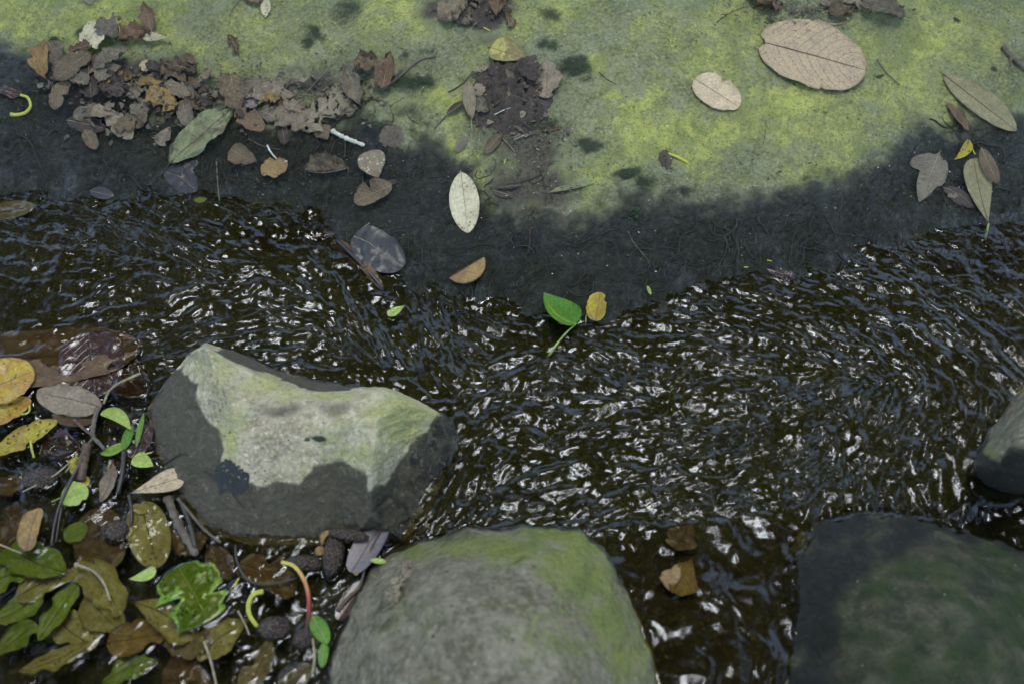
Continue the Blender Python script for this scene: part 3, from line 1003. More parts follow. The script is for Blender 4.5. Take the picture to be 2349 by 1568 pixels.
L_ = leaf
# --- the mossy bank, right
L_("oval_leaf", "large tan oval leaf lying flat on bright green moss, the broadest on the bank", (1757, 104), (1984, 166), .78, 'tan', 'oval', lift=.004, curl=(.16, .12), crump=.015, ribmat=stalk_b, stalk=[(1751, 101)], seed=2, nu=48, nv=21, bites=[(.60, -1, .02, .1)], basecord=.07, bend=.01, jag=.03)
L_("cream_leaf", "small cream oval leaf with a notched edge on green moss", (1594, 186), (1694, 250), .70, 'cream', 'oval', lift=.004, curl=(.25, .3), ribmat=stalk_t, seed=3, bites=[(.45, 1, .07, .22), (.9, -1, .08, .2)], nu=44, nv=15, jag=.06)
L_("pointed_leaf", "long olive brown pointed leaf at the bank's upper right", (2166, 178), (2329, 304), .37, 'olivebrown', 'ellip', lift=.004, curl=(.25, .3), ribmat=stalk_b, stalk=[(2160, 172)], seed=4, nu=40, jag=.06, bites=[(.45, 1, .04, .12)])
L_("curled_leaf", "small reddish curled leaf under the long pointed leaf", (2172, 236), (2222, 302), .42, 'redbrown', 'lance', curl=(1.2, .3), fold=(.3, 0), side=-.08, seed=5, crump=.04, jag=.15)
L_("curled_leaf", "small yellow curled leaf on the dark wet bank edge", (2221, 326), (2186, 371), .42, 'yellow', 'acum', lift=.004, curl=(1.0, 1.0), side=.12, stalk=[(2230, 345), (2236, 357)], stalk_mat=stalk_y, seed=6)
L_("hanging_leaf", "golden brown leaf hanging down to the water at the right edge", (2264, 520), (2230, 372), .42, 'olivebrown', 'obov', lift=.008, curl=(.4, .4), side=.03, bend=.02, stalk=[(2259, 553)], stalk_mat=stalk_g, ribmat=stalk_b, seed=7, nu=36, sr=.002)
L_("folded_leaf", "dark ribbed leaf folded over the golden brown leaf", (2243, 356), (2280, 438), .40, 'brown', 'ellip', lift=.016, curl=(-.6, -.5), pleat=.03, seed=8)
L_("lance_leaf", "grey brown lance leaf pointing down on the black wet bank", (2154, 352), (2107, 466), .36, 'grey', 'lance', curl=(.2, -.2), stalk=[(2158, 347)], seed=9)
L_("limp_leaf", "limp dull brown leaf beneath the grey lance leaf", (2160, 370), (2086, 378), .5, 'grey', 'ellip', lift=.001, crump=.03, seed=10, jag=.1)
L_("limp_leaf", "torn brown flap of leaf right of the grey lance leaf", (2128, 440), (2168, 372), .5, 'grey', 'ellip', lift=.001, crump=.03, seed=11, jag=.2)
L_("limp_leaf", "slick black leaf lying left of the golden hanging leaf", (2160, 430), (2235, 480), .4, 'darkbrown', 'lance', lift=.002, crump=.05, seed=12, jag=.1)
L_("torn_leaf", "tiny torn tan leaf scrap on black mud", (2172, 452), (2198, 450), .5, 'skeleton', 'ellip', crump=.1, jag=.4, seed=13, holes=.2, rib=False)
# --- top edge
L_("crumpled_leaf", "brown crumpled leaf at the top edge above the cream leaf", (1712, -8), (1785, 30), .55, 'redbrown', 'ellip', lift=.006, curl=(1.2, -.7), crump=.10, seed=14, jag=.3)
L_("crumpled_leaf", "brown leaf point hanging beside the crumpled leaf at the top edge", (1735, -10), (1746, 35), .5, 'brown', 'lance', lift=.006, curl=(.8, .8), crump=.05, seed=15)
L_("curled_leaf", "dark grey curled leaf rolled at one end, above the large tan leaf", (1975, 22), (2066, 44), .62, 'grey', 'oval', lift=.006, curl=(1.3, .9), fold=(.1, .2), crump=.06, pleat=.02, seed=16, jag=.15, nu=36)
L_("crumpled_leaf", "brown crumpled leaf between dark curled leaf and tan leaf", (1900, 38), (1950, 30), .75, 'brown', 'ellip', lift=.005, curl=(1.0, 1.0), crump=.12, seed=17, jag=.3)
L_("crumpled_leaf", "pale broken leaf at top edge beside the dark curled leaf", (1925, -6), (1972, 25), .6, 'skeleton', 'ellip', lift=.006, curl=(.6, -.5), crump=.12, seed=18, jag=.35, holes=.08)
L_("small_leaf", "small grey leaf flat on sandy soil at the top edge", (1885, 18), (1910, 0), .6, 'grey', 'ellip', seed=19)
L_("crumpled_leaf", "pinkish frilled dead leaf on dark soil near the top", (1012, 55), (1068, 18), .75, 'pink', 'ellip', lift=.006, curl=(.9, .6), crump=.12, seed=20, jag=.4, nu=40)
L_("crumpled_leaf", "grey half of a dead leaf tucked under the frilled pinkish one", (1050, 60), (1078, 30), .8, 'grey', 'ellip', lift=.004, crump=.08, seed=21, jag=.3)
L_("hanging_leaf", "brown leaf strip at the top edge right of the dark soil", (1148, -8), (1138, 44), .42, 'redbrown', 'lance', lift=.005, curl=(.7, .7), crump=.1, seed=22, jag=.3)
L_("crumpled_leaf", "orange brown leaf cut by the top edge", (560, -6), (604, 10), .6, 'redbrown', 'ellip', lift=.004, curl=(.4, .5), seed=23, crump=.05)
L_("small_leaf", "narrow cream leaf hanging from the top edge", (612, -2), (609, 45), .42, 'pale', 'lance', lift=.004, curl=(.4, .4), seed=24, crump=.04)
L_("small_leaf", "grey folded leaf at the top edge above the left moss", (190, -8), (215, 14), .6, 'grey', 'ellip', lift=.004, curl=(.4, .4), seed=25)
# --- centre of the bank
L_("mottled_leaf", "yellow and brown mottled leaf above the soil clump", (1126, 117), (1206, 141), .78, 'mottled', 'ovate', lift=.006, curl=(.3, .35), fold=(.12, .12), ribmat=stalk_b, seed=26, stalk=[(1119, 110)])
L_("torn_leaf", "broad torn grey brown leaf on the right of the soil clump", (1252, 236), (1258, 152), .62, 'pink', 'oval', lift=.010, curl=(.3, -.4), crump=.04, jag=.3, bites=[(.75, 1, .1, .7), (.15, -1, .12, .6)], seed=27, nu=44, nv=17, ribmat=stalk_b)
L_("twisted_leaf", "thin tan twisted leaf standing left of the soil clump", (1076, 196), (1085, 286), .34, 'skeleton', 'lance', lift=.012, curl=(1.2, .4), crump=.05, side=-.05, seed=28, stalk=[(1083, 305)], stalk_mat=stalk_t)
L_("rolled_leaf", "dark narrow rolled leaf with a long stalk, left of the soil clump", (1024, 270), (1070, 238), .40, 'darkbrown', 'lance', lift=.005, curl=(1.5, .9), seed=29, stalk=[(1008, 286), (997, 297)], stalk_mat=dtwig_m)
L_("leaf_scrap", "pink brown leaf scrap at the foot of the twisted leaf", (1092, 246), (1136, 252), .55, 'pink', 'oval', crump=.05, jag=.3, seed=30)
L_("leaf_scrap", "pale lacy scrap of leaf above the soil clump", (1086, 170), (1122, 158), .5, 'skeleton', 'ellip', lift=.006, crump=.1, jag=.3, holes=.2, seed=31, stalk=[(1060, 195), (1028, 215)], stalk_mat=dtwig_m)
L_("curled_leaf", "brown curled leaf tip on a thin stalk below the soil clump", (1149, 314), (1112, 358), .55, 'brown', 'ellip', lift=.004, curl=(1.4, .7), crump=.04, seed=32, stalk=[(1143, 300), (1120, 275), (1102, 262)])
L_("flat_leaf", "small dull brown leaf pressed into moss below the twisted leaf", (1068, 315), (1048, 352), .5, 'grey', 'ellip', lift=.0005, seed=33, rib=False)
L_("curled_leaf", "curled brown bark-like leaf on mud right of centre", (1242, 306), (1290, 296), .28, 'brown', 'lance', lift=.003, curl=(1, 1), crump=.1, jag=.3, seed=34)
L_("narrow_leaf", "narrow olive green leaf arching over the mud", (1259, 445), (1352, 427), .20, 'olive', 'lance', lift=.003, bend=.05, curl=(.6, .2), tilt=.25, stalk=[(1363, 423)], stalk_mat=stalk_g, seed=35)
L_("wet_leaf", "dark wet leaf pair sunk in mud left of the narrow green leaf", (1130, 440), (1180, 452), .45, 'darkbrown', 'ellip', lift=.002, curl=(.4, .4), seed=36, crump=.04)
L_("wet_leaf", "thin dark leaf blade crossing the sunk leaf in mud", (1140, 437), (1200, 430), .22, 'darkbrown', 'lance', lift=.006, curl=(.4, .4), seed=37, stalk=[(1225, 410), (1240, 400)], stalk_mat=dtwig_m)
L_("pale_leaf", "whitish upright oval leaf on the black wet bank", (1058, 400), (1074, 538), .46, 'pale', 'ellip', lift=.004, curl=(.2, .25), ribmat=stalk_t, seed=38, nu=40, nv=15, stalk=[(1056, 395)], stalk_mat=stalk_t)
L_("folded_leaf", "golden brown folded leaf on black rock just above the water", (1031, 642), (1110, 594), 1.05, 'orange', 'ellip', lift=.005, fold=(.12, 2.85), curl=(.3, -.1), ribmat=stalk_b, seed=39, pleat=.012, nu=36, nv=15, side=.02)
L_("speckled_leaf", "tan leaf with whitish speckles on the wet bank", (848, 360), (869, 416), .78, 'speckled', 'ovate', lift=.004, curl=(.3, .4), tipup=.05, crump=.03, seed=40)
L_("ribbed_leaf", "brown leaf with raised ribs below the speckled leaf", (896, 436), (819, 471), .58, 'brown', 'ellip', lift=.004, curl=(1.2, .8), pleat=.03, seed=41, npl=8, nu=40)
L_("crumpled_leaf", "shrivelled dark leaf touching the ribbed brown leaf", (880, 428), (912, 418), .5, 'darkbrown', 'ellip', lift=.003, curl=(.8, .5), crump=.1, jag=.3, seed=42)
L_("curled_leaf", "brown leaf rolled along a long pale rib on the wet bank", (795, 396), (708, 402), .70, 'brown', 'ellip', lift=.006, fold=(.1, 2.7), curl=(.5, -.2), crump=.04, jag=.12, pleat=.01, stalk=[(800, 395)], ribmat=stalk_t, stalk_mat=stalk_t, seed=43, side=.08, nu=36)
L_("stalked_leaf", "small yellow brown leaf with a long white curved stalk", (658, 382), (606, 409), .62, 'orange', 'ellip', lift=.005, curl=(.5, .4), jag=.1, stalk=[(640, 374, .006), (624, 360, .01), (616, 346, .012)], stalk_mat=bark_w, seed=44, sr=.0017, side=-.03)
L_("curled_leaf", "curled brown leaf left of the one with a white stalk", (535, 354), (590, 380), .62, 'brown', 'ovate', lift=.005, curl=(.4, 1.2), pleat=.02, jag=.15, seed=45, side=-.05)
L_("large_olive_leaf", "large wavy olive green leaf sloping across the wet bank", (392, 384), (540, 254), .40, 'olive', 'ellip', lift=.008, curl=(.3, .5), fold=(.15, .1), crump=.05, ribmat=stalk_b, stalk=[(378, 395), (366, 406)], stalk_mat=dtwig_m, seed=46, nu=48, nv=17, bend=.02)
L_("slick_leaf", "slick bluish grey leaf plastered on the bank under the olive leaf", (380, 395), (452, 440), .62, 'slick', 'oval', lift=.001, crump=.03, jag=.2, seed=47, nu=36, nv=15)
L_("slick_leaf", "slick grey leaf patch beside the olive leaf's tip", (415, 392), (455, 375), .6, 'slick', 'ellip', lift=.001, crump=.03, jag=.2, seed=48)
L_("grey_leaf", "grey leaf half sunk in wet mud left of the slick patch", (207, 440), (262, 452), .5, 'slick', 'ellip', lift=.002, curl=(.3, .3), seed=49)
L_("leaf_scrap", "tiny pale green leaf scrap on the waterline", (446, 463), (475, 459), .45, 'lime', 'ellip', seed=50, rib=False)
# --- litter band, left
L_("lacy_leaf", "pale lacy skeleton leaf full of holes", (696, 305), (796, 212), .46, 'skeleton', 'ellip', lift=.006, curl=(.2, -.3), crump=.04, jag=.2, holes=.22, seed=51, nu=48, nv=19)
L_("tent_leaf", "brown leaf standing like a tent at the right end of the litter", (880, 216), (897, 142), .50, 'redbrown', 'ovate', lift=.012, curl=(.6, 1.0), fold=(.4, .2), crump=.05, seed=52)
L_("tent_leaf", "dark brown curled leaf joined to the tent-like one", (820, 158), (866, 172), .8, 'brown', 'ellip', lift=.012, curl=(1.2, 1.2), crump=.10, jag=.2, seed=53)
L_("rolled_leaf", "brown rolled leaf hanging at the end of the litter", (795, 172), (826, 248), .48, 'grey', 'lance', lift=.01, curl=(1.4, 1.4), crump=.05, seed=54, stalk=[(782, 160)])
L_("leaf_scrap", "grey leaf scrap behind the lacy leaf", (760, 240), (812, 262), .6, 'grey', 'oval', crump=.05, jag=.3, seed=55)
L_("flat_leaf", "pinkish brown oval leaf in the middle of the litter", (598, 222), (676, 232), .55, 'pink', 'ovate', lift=.007, curl=(.3, .3), seed=56, nu=36, crump=.02)
L_("flat_leaf", "squarish pale brown leaf piece below the pinkish oval leaf", (646, 256), (694, 300), .85, 'pink', 'oval', lift=.005, crump=.03, jag=.2, seed=57, nu=36, nv=15)
L_("flat_leaf", "pale leaf piece between lacy leaf and squarish one", (655, 248), (700, 262), .5, 'pink', 'ellip', lift=.008, crump=.05, jag=.2, seed=58)
L_("grey_leaf", "flat grey leaf left of the pinkish oval leaf", (560, 250), (602, 232), .62, 'mauve', 'ellip', lift=.004, curl=(.2, .2), seed=59)
L_("brown_leaf", "mauve brown leaf behind the flat grey leaf", (556, 235), (612, 192), .46, 'grey', 'ellip', lift=.005, curl=(.2, .3), seed=60, crump=.02)
L_("twisted_leaf", "tall twisted brown leaf above the olive leaf's tip", (534, 190), (546, 262), .56, 'brown', 'oval', lift=.010, curl=(.5, 1.1), crump=.04, pleat=.015, seed=61)
L_("ribbed_leaf", "chestnut ribbed leaf right of the olive leaf", (546, 268), (605, 308), .52, 'redbrown', 'ellip', lift=.006, curl=(.6, .4), pleat=.035, seed=62, nu=40)
L_("brown_leaf", "mottled grey leaf with white crumb beside the chestnut ribbed one", (602, 266), (652, 282), .55, 'grey', 'ovate', lift=.004, curl=(.2, .3), seed=63, crump=.05, jag=.1)
L_("brown_leaf", "small upright dark leaf at the foot of the squarish piece", (650, 295), (654, 340), .4, 'darkbrown', 'ellip', lift=.003, curl=(.6, .6), seed=64, crump=.06)
L_("brown_leaf", "brown triangular leaf piece below the lacy leaf", (735, 300), (752, 328), .8, 'brown', 'ovate', lift=.003, seed=65, crump=.03, stalk=[(730, 330), (755, 300), (780, 275)], stalk_mat=dtwig_m)
L_("pale_leaf", "cream white folded leaf at the top of the left litter pile", (201, 119), (277, 58), .55, 'pale', 'acum', lift=.008, curl=(.3, -.4), crump=.04, seed=66, nu=36, side=.10)
L_("leaf_scrap", "grey brown leaf covering the cream white folded leaf", (238, 68), (274, 104), .6, 'grey', 'ellip', lift=.016, curl=(.4, .6), crump=.06, seed=67, jag=.2)
L_("curled_leaf", "chestnut curled leaf between two white leaf ends", (272, 104), (336, 88), .55, 'redbrown', 'ellip', lift=.010, curl=(.8, .7), crump=.1, seed=68, jag=.2)
L_("leaf_shard", "white pointed leaf shard at the right of the litter pile's top", (334, 98), (386, 98), .38, 'pale', 'acum', lift=.006, curl=(.4, .2), seed=69)
L_("standing_leaf", "slender brown leaf standing up from the litter pile's top", (352, 84), (334, 24), .36, 'redbrown', 'lance', lift=.008, curl=(.8, .6), crump=.03, seed=70)
L_("folded_leaf", "orange brown folded leaf at the pile's left end", (110, 112), (112, 192), .42, 'orange', 'lance', lift=.008, fold=(.5, .2), curl=(.3, .6), side=-.14, seed=71, crump=.03)
L_("folded_leaf", "grey brown half leaf beside the orange brown folded one", (116, 112), (128, 165), .62, 'grey', 'ovate', lift=.006, curl=(.3, .5), seed=72, crump=.04, side=.08)
L_("ribbed_leaf", "wide brown ribbed leaf in the left pile", (206, 140), (140, 196), .58, 'brown', 'oval', lift=.010, curl=(.4, .6), pleat=.02, seed=73, nu=40, nv=15)
L_("curled_leaf", "long grey brown curled leaf across the left pile", (226, 176), (294, 134), .44, 'grey', 'ellip', lift=.014, curl=(1.0, .8), crump=.05, seed=74, pleat=.01)
L_("ribbed_leaf", "small khaki ribbed leaf below the long curled one", (228, 195), (284, 172), .62, 'grey', 'acum', lift=.012, curl=(.3, .3), pleat=.03, seed=75, nu=36, side=.08)
L_("crumpled_leaf", "very dark crumpled leaf under the khaki ribbed leaf", (240, 200), (292, 225), .7, 'darkbrown', 'oval', lift=.008, curl=(1.0, .6), crump=.10, jag=.2, seed=76)
L_("brown_leaf", "straight dark brown leaf right of the wide ribbed one", (208, 165), (214, 232), .50, 'darkbrown', 'oval', lift=.006, curl=(.3, .3), seed=77)
L_("brown_leaf", "soft brown leaf hanging below the wide ribbed leaf", (158, 200), (130, 258), .45, 'brown', 'oval', lift=.004, curl=(.5, .3), seed=78, side=-.08)
L_("brown_leaf", "red brown leaf just above the wide ribbed leaf", (168, 134), (216, 122), .5, 'redbrown', 'ellip', lift=.012, curl=(1.0, .5), seed=79, crump=.08)
L_("orange_leaf", "orange torn leaf at the middle of the litter", (348, 222), (404, 262), .55, 'orange', 'oval', lift=.008, curl=(.5, .5), crump=.07, jag=.3, seed=80, nu=40)
L_("orange_leaf", "tan pointed leaf above the orange torn leaf", (386, 206), (440, 232), .42, 'pink', 'ellip', lift=.008, curl=(.5, .4), crump=.06, jag=.15, seed=81)
L_("flat_leaf", "long pinkish leaf lying on the wet edge of the litter", (252, 270), (303, 325), .42, 'pink', 'oval', lift=.004, curl=(.2, .2), seed=82, nu=34)
L_("flat_leaf", "oval grey brown leaf right of the long pinkish leaf", (332, 240), (310, 292), .55, 'grey', 'ovate', lift=.003, curl=(.2, .2), seed=83)
L_("flat_leaf", "slate grey leaf left of the long pinkish leaf", (175, 275), (232, 250), .5, 'grey', 'oval', lift=.001, crump=.0, seed=84)
L_("flat_leaf", "grey sodden leaf below the slate grey one", (160, 282), (240, 300), .38, 'darkbrown', 'ellip', lift=.0, crump=.0, seed=85)
L_("flat_leaf", "upright grey leaf left of the olive leaf", (422, 243), (434, 296), .46, 'grey', 'oval', lift=.004, curl=(.2, .3), seed=86)
L_("flat_leaf", "pale brown leaf piece at the litter's lower edge", (368, 338), (392, 300), .55, 'pink', 'ovate', lift=.002, seed=87)
L_("curled_leaf", "small ribbed curled leaf alone on dark mud", (198, 308), (222, 348), .50, 'brown', 'ellip', lift=.002, curl=(.8, .3), pleat=.03, seed=88)
L_("curled_leaf", "brown crumpled leaf at the right of the left pile", (385, 160), (450, 172), .42, 'brown', 'ellip', lift=.007, curl=(.9, .8), crump=.1, jag=.2, seed=89)
L_("curled_leaf", "hooked brown leaf tip on the mossy edge", (430, 140), (452, 160), .5, 'redbrown', 'lance', lift=.008, curl=(.9, .6), crump=.05, seed=90)
L_("leaf_scrap", "small pale yellow scrap in the middle of the litter", (330, 152), (350, 168), .7, 'cream', 'oval', lift=.004, crump=.06, jag=.3, seed=91, rib=False)
L_("leaf_scrap", "reddish withered leaf on the mossy slab", (527, 88), (548, 128), .3, 'redbrown', 'ellip', lift=.001, crump=.1, jag=.5, seed=92, holes=.15)
L_("edge_leaf", "spotted tan leaf lying half in the water at the left edge", (-40, 500), (82, 476), .42, 'pink', 'ellip', lift=.004, curl=(.2, .2), ribmat=stalk_b, seed=93, jag=.06)
L_("edge_leaf", "dark red brown leaf tuft at the left edge above the yellow stalk", (-20, 205), (60, 225), .3, 'wetred', 'ellip', lift=.003, crump=.1, jag=.3, seed=94)
# --- on and in the stream
L_("green_leaf", "bright green folded leaf standing at the water's edge with its stalk in the stream", (1320, 752), (1247, 681), .95, 'green', 'ovate', lift=.010, fold=(.25, 1.0), curl=(.35, .5), side=.16, tipup=.04, stalk=[(1300, 762, .008, 'w'), (1280, 785, .006, 'w'), (1264, 808, .004, 'w'), (1257, 818, -.004, 'w')], stalk_mat=stalk_g, ribmat=stalk_g, seed=95, nu=40, nv=17, sr=.0018, bend=.04)
L_("yellow_leaf", "yellow leaf with brown blotches standing in the water beside the green leaf", (1366, 745), (1376, 680), .84, 'yellow', 'oval', lift=.010, curl=(.35, .35), fold=(.5, .1), bites=[(.75, -1, .12, .35)], jag=.1, stalk=[(1346, 730, .01), (1343, 748, .0)], stalk_mat=stalk_t, ribmat=stalk_b, seed=96, nu=30)
L_("leaf_scrap", "pale green leaf scrap riding on the rapid", (890, 724), (928, 701), .5, 'lime', 'acum', mode='w', lift=.004, curl=(.3, .3), jag=.2, seed=97)
L_("leaf_scrap", "tiny slim yellow green leaf on black rock", (1484, 659), (1493, 679), .35, 'lime', 'ellip', seed=98, rib=False)
L_("maroon_leaf", "small dark maroon leaf on black rock at the waterline", (1758, 620), (1826, 642), .34, 'wetred', 'ellip', lift=.003, curl=(.7, .6), crump=.06, jag=.2, seed=99)
L_("slick_leaf", "big slick grey leaf plastered at the lip of the rapid", (812, 545), (925, 615), .62, 'slick', 'oval', lift=.003, crump=.02, curl=(.15, .15), seed=100, nu=40, nv=17)
L_("maroon_leaf", "reddish leaf end poking out of the rapid's lip", (705, 549), (770, 540), .3, 'wetred', 'lance', lift=.004, curl=(.4, .4), seed=101)
L_("rolled_leaf", "brown rolled wet leaf running down into the rapid", (768, 556), (880, 668), .20, 'subbrown', 'oval', lift=.004, curl=(-1.0, -1.0), seed=102, ribmat=dtwig_m, nu=36)
# --- the leaf raft and the pool, lower left
L_("maroon_leaf", "large wet maroon leaf with dark midrib under the rapid's edge", (203, 762), (219, 912), .86, 'wetred', 'oval', mode='w', lift=.0035, curl=(.1, .1), ribmat=dtwig_m, seed=103, nu=40, nv=19, crump=.014, jag=.08)
L_("sunken_leaf", "huge dark brown leaf spread beneath the maroon leaf", (-60, 830), (320, 800), .44, 'subbrown', 'oval', mode='w', lift=.0015, seed=104, nu=44, nv=19, crump=.012, ribmat=dtwig_m, jag=.06)
L_("sunken_leaf", "dark brown leaf corner pointing at the pale rock", (215, 800), (335, 905), .55, 'wetred', 'ellip', mode='w', lift=.001, seed=105, crump=.012)
L_("amber_leaf", "amber and yellow wet leaf cut by the left edge", (-50, 900), (78, 850), 1.0, 'amber', 'oval', mode='w', lift=.008, curl=(.25, .2), crump=.03, seed=106, nu=40, nv=19, rib=False)
L_("amber_leaf", "yellow leaf flap below the amber leaf at the left edge", (-20, 965), (70, 915), .62, 'amber', 'oval', mode='w', lift=.005, curl=(.2, .2), crump=.03, seed=107, rib=False)
L_("sunken_leaf", "olive leaf just under water beside the amber leaf", (84, 855), (165, 880), .62, 'subolive', 'oval', mode='w', lift=.001, curl=(.1, .1), seed=108)
L_("spotted_leaf", "long yellow leaf with black spots at the left edge", (-20, 1045), (132, 962), .36, 'yellow', 'ellip', mode='w', lift=.007, curl=(.25, .2), crump=.03, seed=109, ribmat=stalk_y, nu=40, bites=[(.5, -1, .06, .5)])
L_("arched_leaf", "brown leaf arching over the raft with its edge rolled under", (232, 934), (84, 900), .52, 'pink', 'ellip', mode='w', lift=.012, bend=.05, curl=(-.5, -.9), crump=.04, seed=110, nu=36, ribmat=stalk_b)
L_("arched_leaf", "shaded brown leaf under the arched leaf", (120, 950), (215, 965), .5, 'subbrown', 'ellip', mode='w', lift=.004, seed=111, curl=(.3, .3))
L_("yellow_green_leaf", "yellow green curled leaf beside the pale rock", (234, 944), (300, 985), .42, 'lime', 'ovate', mode='w', lift=.016, curl=(.9, .5), side=.12, seed=112, ribmat=stalk_y)
L_("yellow_green_leaf", "green underside of the curled leaf turning down", (302, 975), (284, 1030), .4, 'green', 'ellip', mode='w', lift=.010, curl=(.8, .6), seed=113)
L_("yellow_green_leaf", "crescent green leaf cupped toward the water", (230, 1040), (292, 1012), .5, 'ragged', 'lance', mode='w', lift=.007, curl=(.9, .2), side=-.15, seed=114)
L_("narrow_leaf", "slim green leaf edge leaning on the pale rock", (312, 1025), (330, 945), .16, 'green', 'lance', mode='w', lift=.012, curl=(.6, .4), seed=115)
L_("maroon_leaf", "shiny maroon leaf between green leaf and pale rock", (302, 1050), (340, 975), .62, 'wetred', 'oval', mode='w', lift=.004, curl=(.3, .3), crump=.03, seed=116)
L_("pale_green_leaf", "broad pale green leaf lying on dark twigs", (140, 1140), (203, 1128), 1.05, 'lime', 'round', mode='w', lift=.010, curl=(.35, .3), jag=.1, ribmat=stalk_g, seed=117, bites=[(.8, -1, .1, .3)], stalk=[(118, 1150, .008)], stalk_mat=stalk_g, nu=36, nv=17)
L_("pale_green_leaf", "small pale green leaf near the tan spoon-shaped leaf", (306, 1048), (352, 1068), .72, 'lime', 'ovate', mode='w', lift=.012, curl=(.4, .3), ribmat=stalk_g, stalk=[(335, 1040, .014), (348, 1037, .014)], stalk_mat=stalk_y, seed=118)
L_("spoon_leaf", "tan spoon-shaped leaf resting against the pale rock's foot", (297, 1131), (421, 1092), .48, 'cream', 'spat', mode='w', lift=.014, curl=(.25, .25), ribmat=stalk_b, seed=119, nu=40, nv=15)
L_("sunken_leaf", "long olive leaf under water below the spoon-shaped leaf", (322, 1152), (362, 1300), .54, 'subolive', 'oval', mode='w', lift=-.002, curl=(.1, .1), ribmat=stalk_b, seed=120, nu=36, crump=.01)
L_("leaf_scrap", "olive yellow torn leaf end above the long sunken leaf", (300, 1160), (350, 1172), .45, 'subolive', 'lance', mode='w', lift=.002, seed=121, jag=.2)
L_("cupped_leaf", "orange brown cupped leaf floating at the left", (62, 1262), (88, 1164), .52, 'orange', 'oval', mode='w', lift=.012, curl=(.9, .7), crump=.03, seed=122, ribmat=stalk_b, side=.04)
L_("sunken_leaf", "sunken red brown leaf in the pool's middle", (238, 1312), (220, 1165), .72, 'subbrown', 'oval', mode='w', lift=-.012, seed=123, nu=34, ribmat=stalk_b, crump=.02)
L_("sunken_leaf", "sunken yellow green leaf left of the red brown one", (150, 1240), (196, 1200), .9, 'subgreen', 'round', mode='w', lift=-.010, seed=124, crump=.03)
L_("ragged_leaf", "bright green ragged wet leaf with pale midrib", (480, 1424), (408, 1296), .92, 'ragged', 'oval', mode='w', lift=.002, curl=(.12, .12), jag=.36, crump=.02, ribmat=stalk_g, seed=125, nu=64, nv=21, bites=[(.5, 1, .08, .6), (.35, -1, .06, .4)])
L_("yellow_scrap", "small pale yellow leaf by the ragged green leaf", (294, 1326), (358, 1306), .48, 'lime', 'obov', mode='w', lift=.010, curl=(.4, .3), side=-.1, seed=126, rib=False)
L_("leaf_scrap", "narrow green leaf scrap right of the ragged leaf's top", (478, 1290), (500, 1330), .45, 'subgreen', 'oval', mode='w', lift=.002, jag=.2, seed=127)
